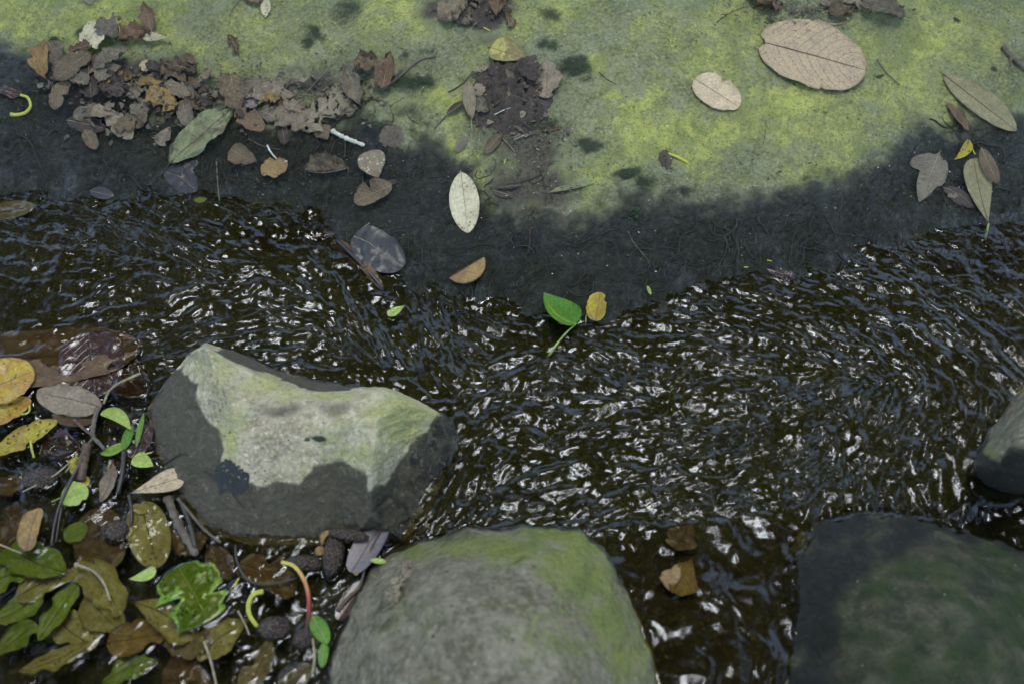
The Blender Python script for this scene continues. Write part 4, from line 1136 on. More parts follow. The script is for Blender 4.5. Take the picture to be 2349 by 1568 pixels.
for i, (b, t, wr, mt, dz, lab) in enumerate([
    ((20, 1240), (130, 1300), .5, 'subgreen', -.012, "sunken green leaf under the floating cupped leaf"),
    ((-10, 1330), (90, 1290), .6, 'subgreen', -.016, "sunken green leaf at the left edge of the pool"),
    ((60, 1360), (190, 1310), .42, 'subolive', -.020, "sunken olive leaf between the green ones"),
    ((-20, 1420), (80, 1370), .5, 'subgreen', -.024, "dim green leaf deep at the pool's left edge"),
    ((100, 1450), (170, 1350), .42, 'subgreen', -.014, "sunken bright green leaf tip left of the blue glint"),
    ((192, 1305), (262, 1395), .5, 'subolive', -.010, "grey green sunken leaf with a curved stalk"),
    ((215, 1370), (290, 1445), .55, 'subolive', -.016, "sunken khaki leaf below the grey green one"),
    ((268, 1470), (392, 1450), .48, 'orange', -.016, "sunken orange brown leaf below the ragged leaf"),
    ((318, 1390), (425, 1450), .52, 'subolive', -.010, "sunken olive yellow leaf touching the ragged leaf"),
    ((60, 1530), (180, 1480), .32, 'subolive', -.010, "long pale green leaf streaming in the pool"),
    ((395, 1460), (470, 1475), .8, 'pink', -.012, "sunken pale brown leaf with a thin stalk"),
    ((470, 1500), (560, 1430), .55, 'subolive', -.014, "sunken grey olive leaf right of the pale brown one"),
    ((560, 1580), (622, 1450), .48, 'pink', -.004, "long pale brown leaf near the boulder's left side"),
    ((-10, 1500), (70, 1440), .5, 'subgreen', -.026, "dim olive leaf deep in the pool's corner"),
    ((250, 1560), (340, 1520), .5, 'subgreen', -.028, "dim green leaf at the bottom edge of the pool"),
    ((140, 1420), (210, 1470), .6, 'subolive', -.024, "dim khaki leaf under the streaming one"),
    ((390, 1540), (480, 1560), .6, 'subbrown', -.026, "dim brown leaf at the bottom edge"),
    ((30, 1170), (5, 1250), .6, 'subbrown', -.010, "brown sunken leaf at the left edge beside the cupped leaf"),
    ((385, 1210), (470, 1245), .8, 'subbrown', -.004, "brown leaf lying under the twigs by the rock's foot"),
    ((480, 1250), (530, 1330), .6, 'subbrown', -.003, "pale brown wet leaf right of the fallen twigs"),
    ((565, 1300), (660, 1350), .6, 'subbrown', -.008, "dark sunken leaf under the red and yellow stalk"),
    ((-20, 1120), (90, 1090), .5, 'subbrown', -.004, "brown sodden leaf under the long yellow spotted leaf"),
    ((100, 1010), (190, 1040), .8, 'wetred', .000, "sodden dark leaf between yellow leaf and twigs"),
    ((250, 1000), (262, 1110), .5, 'wetred', .002, "dark red leaf behind the crossing twigs"),
    ((230, 1150), (258, 1060), .36, 'pink', .006, "brown twisted leaf hanging from a twig over the pool"),
    ((190, 1090), (165, 1050), .7, 'yellow', .003, "small round yellow leaf above the pale green one"),
    ((195, 1090), (185, 1130), .5, 'yellow', .004, "yellow leaf tongue beside the brown twig")]):
    if dz < -.005:
        b, t = (b[0] * 1.18 - t[0] * .18, b[1] * 1.18 - t[1] * .18), (t[0] * 1.18 - b[0] * .18, t[1] * 1.18 - b[1] * .18)
    L_("sunken_leaf" if dz < 0 else "wet_leaf", lab, b, t, wr, mt, ['oval', 'acum', 'ovate', 'obov', 'lance'][i % 5], mode='w', lift=dz, curl=(.15 + .5 * (i % 4 == 0), .2 + .6 * (i % 3 == 1)), crump=.05, jag=.2, side=.07 * (i % 3 - 1), bites=[((i * .37) % 1, 1 - 2 * (i % 2), .12, .5)], seed=130 + i, nu=26, nv=11, ribmat=stalk_b)
L_("mauve_leaf", "mauve grey leaf leaning from the raft onto the pale rock", (806, 1312), (888, 1178), .40, 'mauve', 'oval', mode='w', lift=.018, curl=(.15, .25), ribmat=stalk_b, seed=170, nu=34)
L_("yellow_scrap", "small bright yellow leaf below the mauve leaf", (815, 1318), (826, 1292), .6, 'yellow', 'ellip', mode='w', lift=.016, seed=171, rib=False)
L_("lime_leaf", "tiny lime green leaf beside the rounded boulder", (850, 1283), (886, 1288), .4, 'lime', 'ellip', mode='w', lift=.02, curl=(.3, .3), seed=172, rib=False)
L_("green_leaf", "glossy green leaf against the rounded boulder's left side", (716, 1410), (752, 1475), .5, 'green', 'ellip', mode='w', lift=.012, curl=(.4, .4), seed=173)
L_("green_leaf", "dark green leaf end lower down the boulder's left side", (745, 1470), (738, 1530), .4, 'green', 'ellip', mode='w', lift=.010, curl=(.3, .3), seed=174)
L_("curled_leaf", "orange curled leaf hook standing on a dark cone", (738, 1250), (765, 1215), .35, 'orange', 'lance', mode='w', lift=.02, curl=(.7, .7), side=.25, seed=175, rib=False)
L_("curled_leaf", "round orange leaf piece beside the upright dark cone", (722, 1262), (745, 1262), 1.0, 'orange', 'round', mode='w', lift=.006, seed=176, rib=False)
L_("wet_leaf", "dark maroon leaf slipping beside the rounded boulder", (775, 1420), (835, 1330), .4, 'wetred', 'oval', mode='w', lift=.004, curl=(.3, .3), seed=177)
L_("wet_leaf", "brown sodden leaf at the bottom edge by the boulder", (640, 1570), (720, 1530), .6, 'wetred', 'oval', mode='w', lift=.002, seed=178)
L_("blackened_leaf", "black rotted leaf remnant stuck on the pale rock's face", (493, 1080), (570, 1112), .85, 'black', 'oval', lift=.0006, jag=.5, crump=.0, holes=.12, seed=179, nu=44, nv=19, ribmat=dtwig_m)
L_("withered_leaf", "withered tan leaf curled on the rounded boulder", (905, 1385), (942, 1288), .42, 'skeleton', 'acum', lift=.003, curl=(.9, .5), crump=.08, jag=.3, holes=.15, seed=180, stalk=[(880, 1400)], stalk_mat=stalk_t)
L_("amber_leaf", "round amber leaf under the water film on the sunken slab", (1588, 1280), (1544, 1358), .80, 'orange', 'obov', mode='w', lift=-.003, jag=.35, crump=.04, curl=(.3, .3), seed=181, rib=False)
L_("amber_leaf", "dim amber leaf higher up on the sunken slab", (1548, 1258), (1588, 1194), .70, 'subbrown', 'ovate', mode='w', lift=-.003, jag=.35, crump=.04, seed=182, rib=False)


rl = random.Random(12)
HUES = {'grey': 'grey brown', 'brown': 'brown', 'pink': 'pale brown', 'darkbrown': 'dark brown', 'redbrown': 'russet', 'skeleton': 'pale torn', 'orange': 'ochre'}
MARKS = [(170, 165, "wide ribbed leaf"), (256, 185, "khaki ribbed leaf"), (110, 150, "orange folded leaf"), (240, 90, "cream white folded leaf"), (300, 95, "chestnut curled leaf"), (376, 242, "orange torn leaf"), (278, 298, "long pinkish leaf"), (322, 266, "oval grey brown leaf"),
         (462, 318, "large olive leaf"), (540, 225, "tall twisted leaf"), (576, 290, "chestnut ribbed leaf"), (637, 226, "pinkish oval leaf"), (670, 280, "squarish leaf piece"), (745, 260, "lacy leaf"), (840, 165, "tent-like leaves"), (810, 210, "rolled hanging leaf"), (413, 218, "tan pointed leaf"), (420, 166, "crumpled leaf by the moss"),
         (1168, 212, "soil clump"), (1165, 128, "mottled yellow leaf"), (1080, 240, "thin twisted leaf"), (1255, 195, "broad torn leaf"), (1040, 35, "frilled pinkish leaf"), (1145, 20, "brown strip at the top edge"), (215, 200, "straight dark leaf"), (145, 230, "soft hanging leaf")]
used = {}
for zi, (zn, cx, cy, sx_, sy_, n_) in enumerate([("left litter pile", 270, 195, 75, 32, 15), ("middle of the litter band", 430, 225, 60, 28, 11), ("litter right of the olive leaf", 650, 225, 75, 24, 11), ("wet lower edge of the litter", 330, 290, 90, 20, 6), ("soil clump's rim", 1165, 225, 60, 38, 8), ("dark soil at the top edge", 1085, 25, 45, 20, 5)]):
    for k in range(n_):
        x, y = rl.gauss(cx, sx_ * .8), rl.gauss(cy, sy_ * .8)
        a, Ln = rl.uniform(0, 6.28), rl.uniform(22, 50)
        hu = rl.choice(['grey', 'grey', 'brown', 'pink', 'pink', 'darkbrown', 'redbrown', 'skeleton', 'orange'] if zi < 3 else ['grey', 'brown', 'pink', 'darkbrown'])
        dx, dy = math.cos(a) * Ln / 2, math.sin(a) * Ln / 2 * .8
        wr_ = rl.uniform(.4, .75)
        cu = (rl.uniform(-.4, 1.3), rl.uniform(-.3, 1.4))
        mk = sorted(MARKS, key=lambda q: (q[0] - x) ** 2 + (q[1] - y) ** 2)
        for mi_ in range(3):
            q = mk[mi_]
            rel = ("right of" if x > q[0] else "left of") if abs(x - q[0]) > abs(y - q[1]) * 1.3 else ("below" if y > q[1] else "above")
            lb = "small %s%s%s dead leaf %s the %s" % ("narrow " if wr_ < .5 else "broad " if wr_ > .64 else "", "curled " if max(cu) > .95 else "", HUES[hu], rel, q[2])
            if lb not in used:
                break
        used[lb] = 1
        L_("dead_leaf", lb, (x - dx, y - dy), (x + dx, y + dy), wr_, hu, rl.choice(['oval', 'ellip', 'ovate', 'obov', 'acum']), lift=rl.uniform(.001, .012),
           curl=cu, crump=rl.uniform(.03, .1), jag=rl.choice([.05, .15, .3]), pleat=rl.choice([0, 0, .02]), side=rl.uniform(-.08, .08), holes=.15 if hu == 'skeleton' else 0, seed=300 + zi * 40 + k, nu=18, nv=9, group="small dead leaves in the " + zn, rib=False, tilt=rl.uniform(-.4, .4))


# ------------------------------------------------------------------ twigs, stalks, cones, chips
def twig(name, label, pts, r0, r1, mat, mode='g', lift=None, forks=(), cat="twig", group=None, wob=.08, seed=1):
    P = [place(p[0], p[1], p[3] if len(p) > 3 else mode, (p[2] if len(p) > 2 else (r0 if lift is None else lift))) for p in pts]
    o = tube(name, P, r0, r1, mat, None, 7, wob, seed)
    tag(o, label, cat, group)
    for f in forks:
        Q = [place(p[0], p[1], mode, (p[2] if len(p) > 2 else (r0 if lift is None else lift))) for p in f]
        tube("side_twig", Q, r1 * .9, r1 * .4, mat, o, 6, wob, seed + 5)
    return o


twig("twig", "long pale twig at the right end of the litter", [(876, 210), (920, 175), (960, 142), (1000, 132)], .0026, .0016, twig_m)
twig("twig", "short grey twig standing out of the litter", [(706, 215, .004), (740, 188, .012), (771, 164, .018)], .0014, .0010, twig_m)
twig("twig", "forked grey twig at the upper right corner", [(2299, 112), (2318, 134), (2349, 162), (2390, 190)], .0050, .0032, twig_m, forks=[[(2318, 134), (2315, 158)], [(2330, 146), (2349, 137)]])
twig("twig", "thin grey twig right of the large tan leaf", [(2011, 137), (2030, 165), (2045, 180), (2064, 197)], .0010, .0007, twig_m)
twig("twig", "thin curved twig left of the top crumpled leaf", [(1644, 53), (1672, 32), (1707, 18)], .0009, .0006, dtwig_m)
twig("twig", "hair thin twig hanging below the large tan leaf", [(1757, 277), (1756, 300), (1751, 332)], .0005, .0004, dtwig_m)
twig("twig", "slim brown twig pointing at the waterline", [(1440, 532), (1455, 560), (1482, 592), (1490, 605)], .0009, .0006, twig_m)
twig("twig", "dark thin twig on moss beside the soil clump", [(1375, 167), (1390, 182), (1413, 194)], .0008, .0005, dtwig_m)
twig("twig", "stiff upright twig below the soil clump", [(1152, 320), (1168, 336), (1180, 350)], .0018, .0012, twig_m)
twig("twig", "pale straw sliver on mud", [(1179, 323), (1203, 311)], .0011, .0008, bark_w)
twig("twig", "pale curved straw in front of the soil clump", [(1134, 270, .006), (1160, 262, .010), (1184, 254, .008)], .0009, .0006, bark_w)
twig("twig", "short straw beside the large tan leaf's end", [(1955, 98), (1995, 90)], .0009, .0008, stalk_t)
twig("twig", "thick cream straw above the large tan leaf", [(1895, 58), (1918, 58), (1936, 54)], .0020, .0018, stalk_t)
twig("twig", "upright brown twig below the olive leaf", [(497, 372), (500, 420), (505, 475)], .0014, .0010, twig_m)
twig("twig", "dark thin twig left of the ribbed leaf", [(797, 400), (830, 360), (870, 300)], .0007, .0005, dtwig_m)
twig("twig", "thin root twig crossing the wet bank under the chestnut leaf", [(570, 320), (600, 335), (646, 346)], .0009, .0005, twig_m)
twig("twig", "tiny brown stick on wet rock by the pale leaf", [(829, 527), (848, 513)], .0011, .0009, stalk_t)
twig("twig", "thin dark twig on the slick leaf", [(792, 510), (797, 560)], .0008, .0006, dtwig_m)
twig("twig", "dark twig running down the rapid's lip", [(775, 555), (830, 610), (885, 672)], .0035, .0022, dtwig_m)
twig("twig", "brown twig at the top edge right of the dark curled leaf", [(2020, -4), (2062, 11)], .0010, .0008, twig_m)
twig("twig", "curved root at the top edge above the dead leaf", [(552, 0), (530, 30), (525, 60)], .0008, .0005, twig_m)
twig("bark_chip", "white bark chip at the lower edge of the litter", [(764, 306), (790, 320), (815, 330), (836, 338)], .0042, .0030, bark_w, cat="bark chip", wob=.18)
twig("yellow_stalk", "bright yellow curved stalk on the left bank", [(52, 229, .010), (68, 234, .009), (73, 250, .006), (60, 262, .003), (40, 267, .003), (25, 266, .003)], .0020, .0032, stalk_y, cat="stalk", wob=.02)
twig("yellow_stalk", "short yellow stalk end among grey leaves in the litter", [(595, 246, .008), (604, 240, .008), (612, 236, .006)], .0024, .0020, stalk_y, cat="stalk")
twig("yellow_stalk", "yellow stalk tipped with a brown crumb on the moss", [(1532, 355), (1550, 361), (1576, 375)], .0020, .0026, stalk_y, cat="stalk", wob=.02)
twig("yellow_straw", "tiny yellow straw below the frilled pinkish leaf", [(1108, 64), (1125, 72)], .0010, .0010, stalk_y, cat="straw")
twig("yellow_straw", "tiny lime straw on mud left of the narrow green leaf", [(1160, 366), (1156, 378)], .0010, .0008, stalk_y, cat="straw")
twig("yellow_straw", "pale green straw on moss beside the cream leaf", [(1601, 296), (1619, 303)], .0010, .0010, stalk_g, cat="straw")
twig("yellow_straw", "tiny yellow sliver left of the small maroon leaf", [(1707, 614), (1716, 614)], .0010, .0008, stalk_y, cat="straw")
twig("yellow_straw", "tiny yellow sliver above the small maroon leaf", [(1760, 598), (1770, 600)], .0010, .0008, stalk_y, cat="straw")
# in the raft
twig("raft_twig", "ochre twig leaning from the raft toward the rapid", [(322, 856, .020), (290, 870, .018), (262, 885, .014), (245, 905, .010), (238, 925, .008)], .0020, .0016, stalk_t, 'w')
twig("raft_twig", "knobbly grey twig in the raft's middle", [(224, 935, .014), (215, 970, .014), (214, 1000, .013), (228, 1016, .012), (240, 1030, .01)], .0036, .0024, twig_m, 'w', forks=[[(214, 1003, .012), (196, 1025, .010), (182, 1050, .010)]])
twig("raft_twig", "orange brown twig crossing behind the knobbly twig", [(170, 962, .012), (195, 985, .012), (218, 1002, .012)], .0022, .0020, stalk_b, 'w')
twig("raft_twig", "thick brown stick standing at the raft's centre", [(200, 1020, .010), (192, 1060, .010), (186, 1100, .008)], .0065, .0060, stalk_b, 'w')
twig("raft_twig", "long dark twig sloping down to the cupped leaf", [(196, 1040, .014), (168, 1090, .014), (140, 1150, .012), (125, 1200, .006), (118, 1250, .002)], .0026, .0018, dtwig_m, 'w')
twig("raft_twig", "second dark twig beside the sloping one", [(180, 1080, .010), (150, 1130, .010), (136, 1190, .004), (128, 1240, .001)], .0018, .0014, dtwig_m, 'w')
twig("raft_twig", "yellow green grass stalk over the dark water at left", [(160, 1060, .008), (120, 1092, .008), (52, 1127, .006)], .0012, .0010, stalk_t, 'w')
twig("raft_twig", "thin yellow stalk meeting the pale green leaf", [(176, 1040, .012), (168, 1060, .012), (150, 1082, .012)], .0010, .0009, stalk_g, 'w')
twig("raft_twig", "dark wet twig right of the crossing twigs", [(285, 1035, .008), (280, 1090, .008), (270, 1130, .006)], .0040, .0030, dtwig_m, 'w')
twig("raft_twig", "upright dark twig under the spoon-shaped leaf", [(296, 1135, .008), (302, 1170, .006), (300, 1200, .004)], .0026, .0020, dtwig_m, 'w')
twig("raft_twig", "long brown pod stalk lying below the pale rock", [(408, 1142, .006), (440, 1180, .006), (470, 1215, .006), (506, 1243, .004)], .0024, .0018, twig_m, 'w')
twig("raft_twig", "straight dark stick parallel to the brown pod stalk", [(416, 1150, .004), (436, 1200, .004), (448, 1255, .004)], .0040, .0036, dtwig_m, 'w')
twig("raft_twig", "knobby sunken twig under the long pod stalk", [(386, 1142, .0), (404, 1190, .0), (430, 1238, .001), (450, 1270, .001)], .0065, .0050, twig_m, 'w', wob=.15)
twig("raft_twig", "black hooked twig beside the wet leaves below the rock", [(540, 1250, .006), (545, 1290, .006), (570, 1330, .004), (620, 1338, .003), (680, 1325, .002)], .0020, .0014, dtwig_m, 'w')
twig("raft_twig", "thin black twig on the pale rock's left face", [(352, 1075), (385, 1060), (425, 1040), (470, 1080), (520, 1120), (560, 1165)], .0010, .0008, dtwig_m)
twig("raft_twig", "thin black vein twig on the pale rock's wet face", [(555, 1085), (570, 1120), (583, 1165)], .0009, .0006, dtwig_m)
twig("raft_twig", "dark stick along the mauve leaf", [(893, 1180, .02), (860, 1240, .018), (838, 1300, .014), (826, 1350, .01)], .0022, .0018, dtwig_m, 'w')
twig("raft_twig", "brown twig under the mauve leaf's foot", [(775, 1400, .004), (800, 1370, .006), (826, 1345, .008)], .0036, .0024, stalk_b, 'w')
twig("raft_twig", "thin ochre stalk rising from the pool's bottom", [(468, 1470, .002), (482, 1510, .004), (496, 1568, .006), (500, 1600, .006)], .0016, .0014, stalk_t, 'w')
twig("raft_twig", "fine ochre stalk right of the ragged leaf", [(546, 1400, .004), (562, 1430, .004), (572, 1455, .002)], .0012, .0010, stalk_t, 'w')
twig("raft_twig", "curved pale stalk over the sunken grey green leaf", [(172, 1292, .004), (215, 1310, .005), (240, 1340, .005), (252, 1375, .003)], .0018, .0014, stalk_t, 'w')
twig("raft_twig", "pale thread stalk left of the cupped leaf", [(0, 1248, .004), (25, 1258, .004), (50, 1268, .003)], .0012, .0010, stalk_t, 'w')
twig("raft_twig", "slim brown twig standing by the boulder's left foot", [(716, 1455, .008), (722, 1500, .008), (718, 1540, .005)], .0020, .0016, stalk_t, 'w')
twig("yellow_stalk", "yellow curved stalk growing from a dark cone", [(603, 1355, .022), (582, 1362, .020), (570, 1385, .016), (574, 1412, .012), (590, 1435, .006)], .0034, .0026, stalk_y, 'w', cat="stalk", wob=.02)
ry = M("red_yellow_stalk")
sx = ry.n("ShaderNodeSeparateXYZ")
ry.l(ry.coord("Generated"), sx.inputs[0])
cr = ry.n("ShaderNodeValToRGB")
el = cr.color_ramp.elements
el[0].position, el[0].color = 0.15, (.06, .03, .02, 1)
el[1].position, el[1].color = 1.0, (.50, .46, .08, 1)
e = el.new(.45); e.color = (.30, .035, .03, 1)
e = el.new(.72); e.color = (.42, .20, .05, 1)
ry.l(sx.outputs[1], cr.inputs[0])
ry.put(cr.outputs[0], .35, None, .5)
twig("red_stalk", "long curved stalk turning from yellow to red, standing in the raft", [(646, 1288, .026), (675, 1298, .026), (698, 1330, .024), (708, 1370, .020), (708, 1420, .012), (700, 1460, .004)], .0024, .0032, ry.m, 'w', cat="stalk", wob=.02)
twig("yellow_stalk", "yellow green curved stalk on the yellow flap at left", [(68, 930, .010), (66, 944, .010), (50, 950, .010)], .0016, .0010, stalk_y, 'w', cat="stalk")
twig("yellow_stalk", "short yellow stalk below the spotted yellow leaf", [(70, 1010, .008), (73, 1030, .008), (78, 1048, .004)], .0018, .0016, stalk_y, 'w', cat="stalk")
twig("yellow_straw", "yellow straw afloat near the curved yellow stalk", [(536, 1343, .003), (548, 1325, .003)], .0014, .0012, stalk_y, 'w', cat="straw")


def cone(label, c, size, ratio, ang, lift=.004, mode='w', seed=1, name="seed_cone", mat=None):
    C0 = place(c[0], c[1], mode, lift)
    sc = .00064 * 1.0
    bm = bmesh.new()
    bmesh.ops.create_icosphere(bm, subdivisions=4, radius=1)
    V = np.array([v.co[:] for v in bm.verts])
    # overlapping scales in spiral rows
    th = np.arctan2(V[:, 1], V[:, 2])
    k = 7.0
    a = th * k / 2 + V[:, 0] * 8
    b = -th * k / 2 + V[:, 0] * 8
    d = 1 + .13 * np.abs(np.cos(a)) * np.abs(np.cos(b)) + .05 * fbm(V[:, 0] * 5 + seed, V[:, 1] * 5, seed, 3)
    V = V * d[:, None] * np.array([size, size * ratio, size * ratio]) * sc
    ca, sa = math.cos(ang), math.sin(ang)
    V = np.stack([V[:, 0] * ca - V[:, 1] * sa, V[:, 0] * sa + V[:, 1] * ca, V[:, 2]], 1) + C0
    for v, q in zip(bm.verts, V):
        v.co = q
    me = bpy.data.meshes.new(name)
    bm.to_mesh(me)
    bm.free()
    for p in me.polygons:
        p.use_smooth = True
    me.materials.append(mat or cone_m)
    o = bpy.data.objects.new(name, me)
    COL.objects.link(o)
    tag(o, label, "cone")
    pool_objs.append((o, mode))
    return o


cone("oval brown scaly cone at the foot of the yellow curved stalk", (630, 1440), 29, .72, 0, .002, seed=1)
cone("dark knobbly cone half sunk below the spoon-shaped leaf", (270, 1222), 26, .85, .3, -.006, seed=2)
cone("upright dark cone leaning on the pale rock's foot", (766, 1268), 44, .45, 1.5, .010, seed=3)
cone("lying dark cone left of the upright one", (700, 1290), 34, .42, -.1, .004, seed=4)
cone("slim dark cone resting on the rock under the mauve leaf", (800, 1225), 38, .30, -.15, .026, seed=5)
cone("small dark cone at the foot of the red stalk", (700, 1462), 22, .8, .4, .003, seed=6)
cone("dark round cone under the yellow spotted leaf", (95, 1100), 34, .7, .2, -.002, seed=7)


def lump(name, label, c, rx, ry_, h, mat, seed=1, cat="soil clump", amp=.35, n=48, kind=None):
    """rough mound set on the ground: its own volume of clods"""
    C0 = hit(*c)
    u = np.linspace(-1, 1, n)
    U, Vv = np.meshgrid(u, u, indexing='ij')
    r = np.hypot(U, Vv) + .18 * fbm(U * 3 + seed, Vv * 3, seed, 3)
    x = C0[0] + U * rx
    y = C0[1] + Vv * ry_
    z = terrain(x, y) + h * np.clip(1 - r ** 2, -.5, 1) * (1 + amp * 2 * fbm(U * 5 + seed, Vv * 5, seed + 1, 4, .65)) - .0015
    o = mesh_np(name, np.stack([x, y, z], -1).reshape(-1, 3), grid_faces(n, n), mat)
    tag(o, label, cat, kind=kind)
    return o


lump("soil_clump", "clump of dark crumbly soil between dead leaves on the mossy bank", (1172, 215), .070, .070, .014, soil_m, 1, n=80)
lump("soil_clump", "small dark soil clump at the top edge under the frilled leaf", (1100, 15), .06, .05, .005, soil_m, 2, n=60)
lump("soil_clump", "grey brown crumb at the end of the yellow stalk", (1527, 367), .012, .016, .008, crumb_m, 3, n=20)
lump("soil_clump", "low soil strip below the main soil clump", (1195, 270), .045, .03, .009, soil_m, 4, n=50)
lump("soil_clump", "withered reddish crumb left of the moss patch", (898, 314), .02, .018, .008, crumb_m, 5, n=24)

# ------------------------------------------------------------------ uncountable litter, roots, grit
rs = np.random.RandomState(5)


def gather(name, gens, mat, kind="stuff"):
    V, Q, T = [], [], []
    b = 0
    for v, q, t in gens:
        V.append(v)
        Q += [tuple(b + i for i in f) for f in q]
        T += [tuple(b + i for i in f) for f in t]
        b += len(v)
    me = bpy.data.meshes.new(name)
    me.from_pydata([tuple(x) for x in np.vstack(V)], [], Q + T)
    for p in me.polygons:
        p.use_smooth = True
    me.materials.append(mat)
    o = bpy.data.objects.new(name, me)
    COL.objects.link(o)
    tag(o, kind=kind)
    return o


def gz(x, y):
    return terrain(np.atleast_1d(x), np.atleast_1d(y))


# root threads on the wet black slab
gens = []
zones = [(0, 330, 480, 460, 26), (480, 340, 1000, 500, 40), (880, 560, 1250, 660, 34), (1150, 560, 1700, 660, 55), (1650, 520, 2150, 600, 45), (2100, 330, 2349, 520, 24), (1000, 420, 1300, 640, 16), (1480, 500, 1900, 620, 24)]
for (x0, y0, x1, y1, n) in zones:
    for _ in range(n):
        p = at_z(rs.uniform(x0, x1), rs.uniform(y0, y1), .03)[:2]
        a = rs.uniform(0, 6.28)
        k = rs.choice([.0011, .0008, .0006, .0016], p=[.3, .35, .3, .05])
        pts = [p.copy()]
        da = rs.randn() * .25
        for _s in range(rs.randint(4, 11)):
            da = da * .6 + rs.randn() * .42
            a += da
            p = p + np.array([math.cos(a), math.sin(a)]) * .0085
            pts.append(p.copy())
        pts = np.array(pts)
        z = gz(pts[:, 0], pts[:, 1]) + k * .35
        gens.append(tube("x", np.column_stack([pts, z]), k, k * .5, None, None, 5, 0, 1, True))
gather("root_threads", gens, root_m)

# leaf crumbs in the litter band
def crumbs(name, spots, mat, smin, smax, hmax=.006, seed=3):
    r = np.random.RandomState(seed)
    V, F = [], []
    b = 0
    for (cx, cy, sx_, sy_, n) in spots:
        for _ in range(n):
            tx, ty = cx + r.randn() * sx_, cy + r.randn() * sy_
            p = at_z(tx, ty, .0)
            for _k in range(3):
                p = at_z(tx, ty, float(gz(p[0], p[1])[0]))
            s = r.uniform(smin, smax)
            a = r.uniform(0, 6.28)
            m = r.randint(5, 8)
            an = a + np.sort(r.rand(m)) * 6.28
            rr = s * r.uniform(.5, 1.1, m)
            tl = r.randn(2) * .45
            x, y = np.cos(an) * rr, np.sin(an) * rr * r.uniform(.4, 1)
            z = x * tl[0] + y * tl[1]
            z = z - z.min() + r.uniform(0, hmax * .3)
            c = np.array([0, 0, z.mean() + s * r.uniform(-.1, .35)])
            P = np.vstack([c, np.column_stack([x, y, z])])
            P[:, 0] += p[0]
            P[:, 1] += p[1]
            P[:, 2] += p[2] + .0006
            V.append(P)
            for i in range(m):
                F.append((b, b + 1 + i, b + 1 + (i + 1) % m))
            b += m + 1
    o = mesh_np(name, np.vstack(V), np.array(F), mat, smooth=False)
    tag(o, kind="stuff")
    return o


litter = [(290, 190, 120, 32, 110), (420, 215, 90, 34, 110), (570, 225, 90, 28, 90), (700, 215, 80, 30, 90), (330, 270, 120, 30, 60), (820, 210, 40, 30, 60), (200, 170, 60, 22, 60), (1180, 230, 50, 36, 60), (1220, 300, 60, 24, 30), (1090, 25, 50, 18, 40), (1850, 25, 90, 14, 80)]
crumbs("leaf_crumbs", litter, crumb_m, .002, .007, seed=3)
crumbs("leaf_flakes", [(a, b, c, d, n // 4) for a, b, c, d, n in litter], LM['grey'], .003, .010, seed=4)
crumbs("soil_crumbs", [(a, b, c * 1.1, d * 1.2, int(n * 1.6)) for a, b, c, d, n in litter] + [(1230, 420, 70, 60, 150), (1700, 420, 200, 40, 80), (600, 420, 220, 40, 100)], soil_m, .0012, .004, seed=6)
crumbs("pale_grit", [(1150, 150, 700, 110, 260), (1700, 350, 400, 90, 160), (1230, 400, 80, 70, 50), (1850, 30, 80, 20, 60), (600, 420, 300, 60, 50), (1500, 600, 400, 30, 30)], peb_m, .0008, .0022, seed=7)
crumbs("moss_tufts", [(930, 192, 28, 10, 90), (980, 186, 18, 8, 50), (870, 290, 25, 9, 60), (1312, 150, 20, 12, 110), (1440, 400, 16, 7, 60), (1490, 424, 18, 8, 50), (1245, 286, 22, 5, 80), (1460, 492, 14, 9, 80), (126, 93, 7, 6, 60), (1262, 108, 12, 7, 70)], moss_m, .001, .0024, .006, seed=8)

# ------------------------------------------------------------------ the water
wx = axis(-.90, .90, .0016, (-6, 6), 1.18)
wy = axis(-.66, .36, .0017, (-5, 1.2), 1.2)
WX, WY = np.meshgrid(wx, wy, indexing='ij')
WB = water_base(WX, WY)
PX, PY = to_t(WX, WY, WB)


def band_noise(seed, sig, N=1024, texel=.0011):
    r = np.random.RandomState(seed)
    f = np.fft.rfft2(r.randn(N, N))
    ky = np.fft.fftfreq(N, texel)[:, None]
    kx = np.fft.rfftfreq(N, texel)[None, :]
    k = np.hypot(kx, ky)
    k0 = 1 / (sig * 2 * math.pi)
    g = (k / k0) ** 2 * np.exp(-(k / k0) ** 2)
    a = np.fft.irfft2(f * g, (N, N))
    return a / a.std(), texel


def samp(tex, x, y):
    A, tx = tex
    N = A.shape[0]
    u, v = x / tx, y / tx
    i, j = np.floor(u).astype(np.int64), np.floor(v).astype(np.int64)
    fu, fv = u - i, v - j
    i0, j0, i1, j1 = i % N, j % N, (i + 1) % N, (j + 1) % N
    return (A[j0, i0] * (1 - fu) + A[j0, i1] * fu) * (1 - fv) + (A[j1, i0] * (1 - fu) + A[j1, i1] * fu) * fv


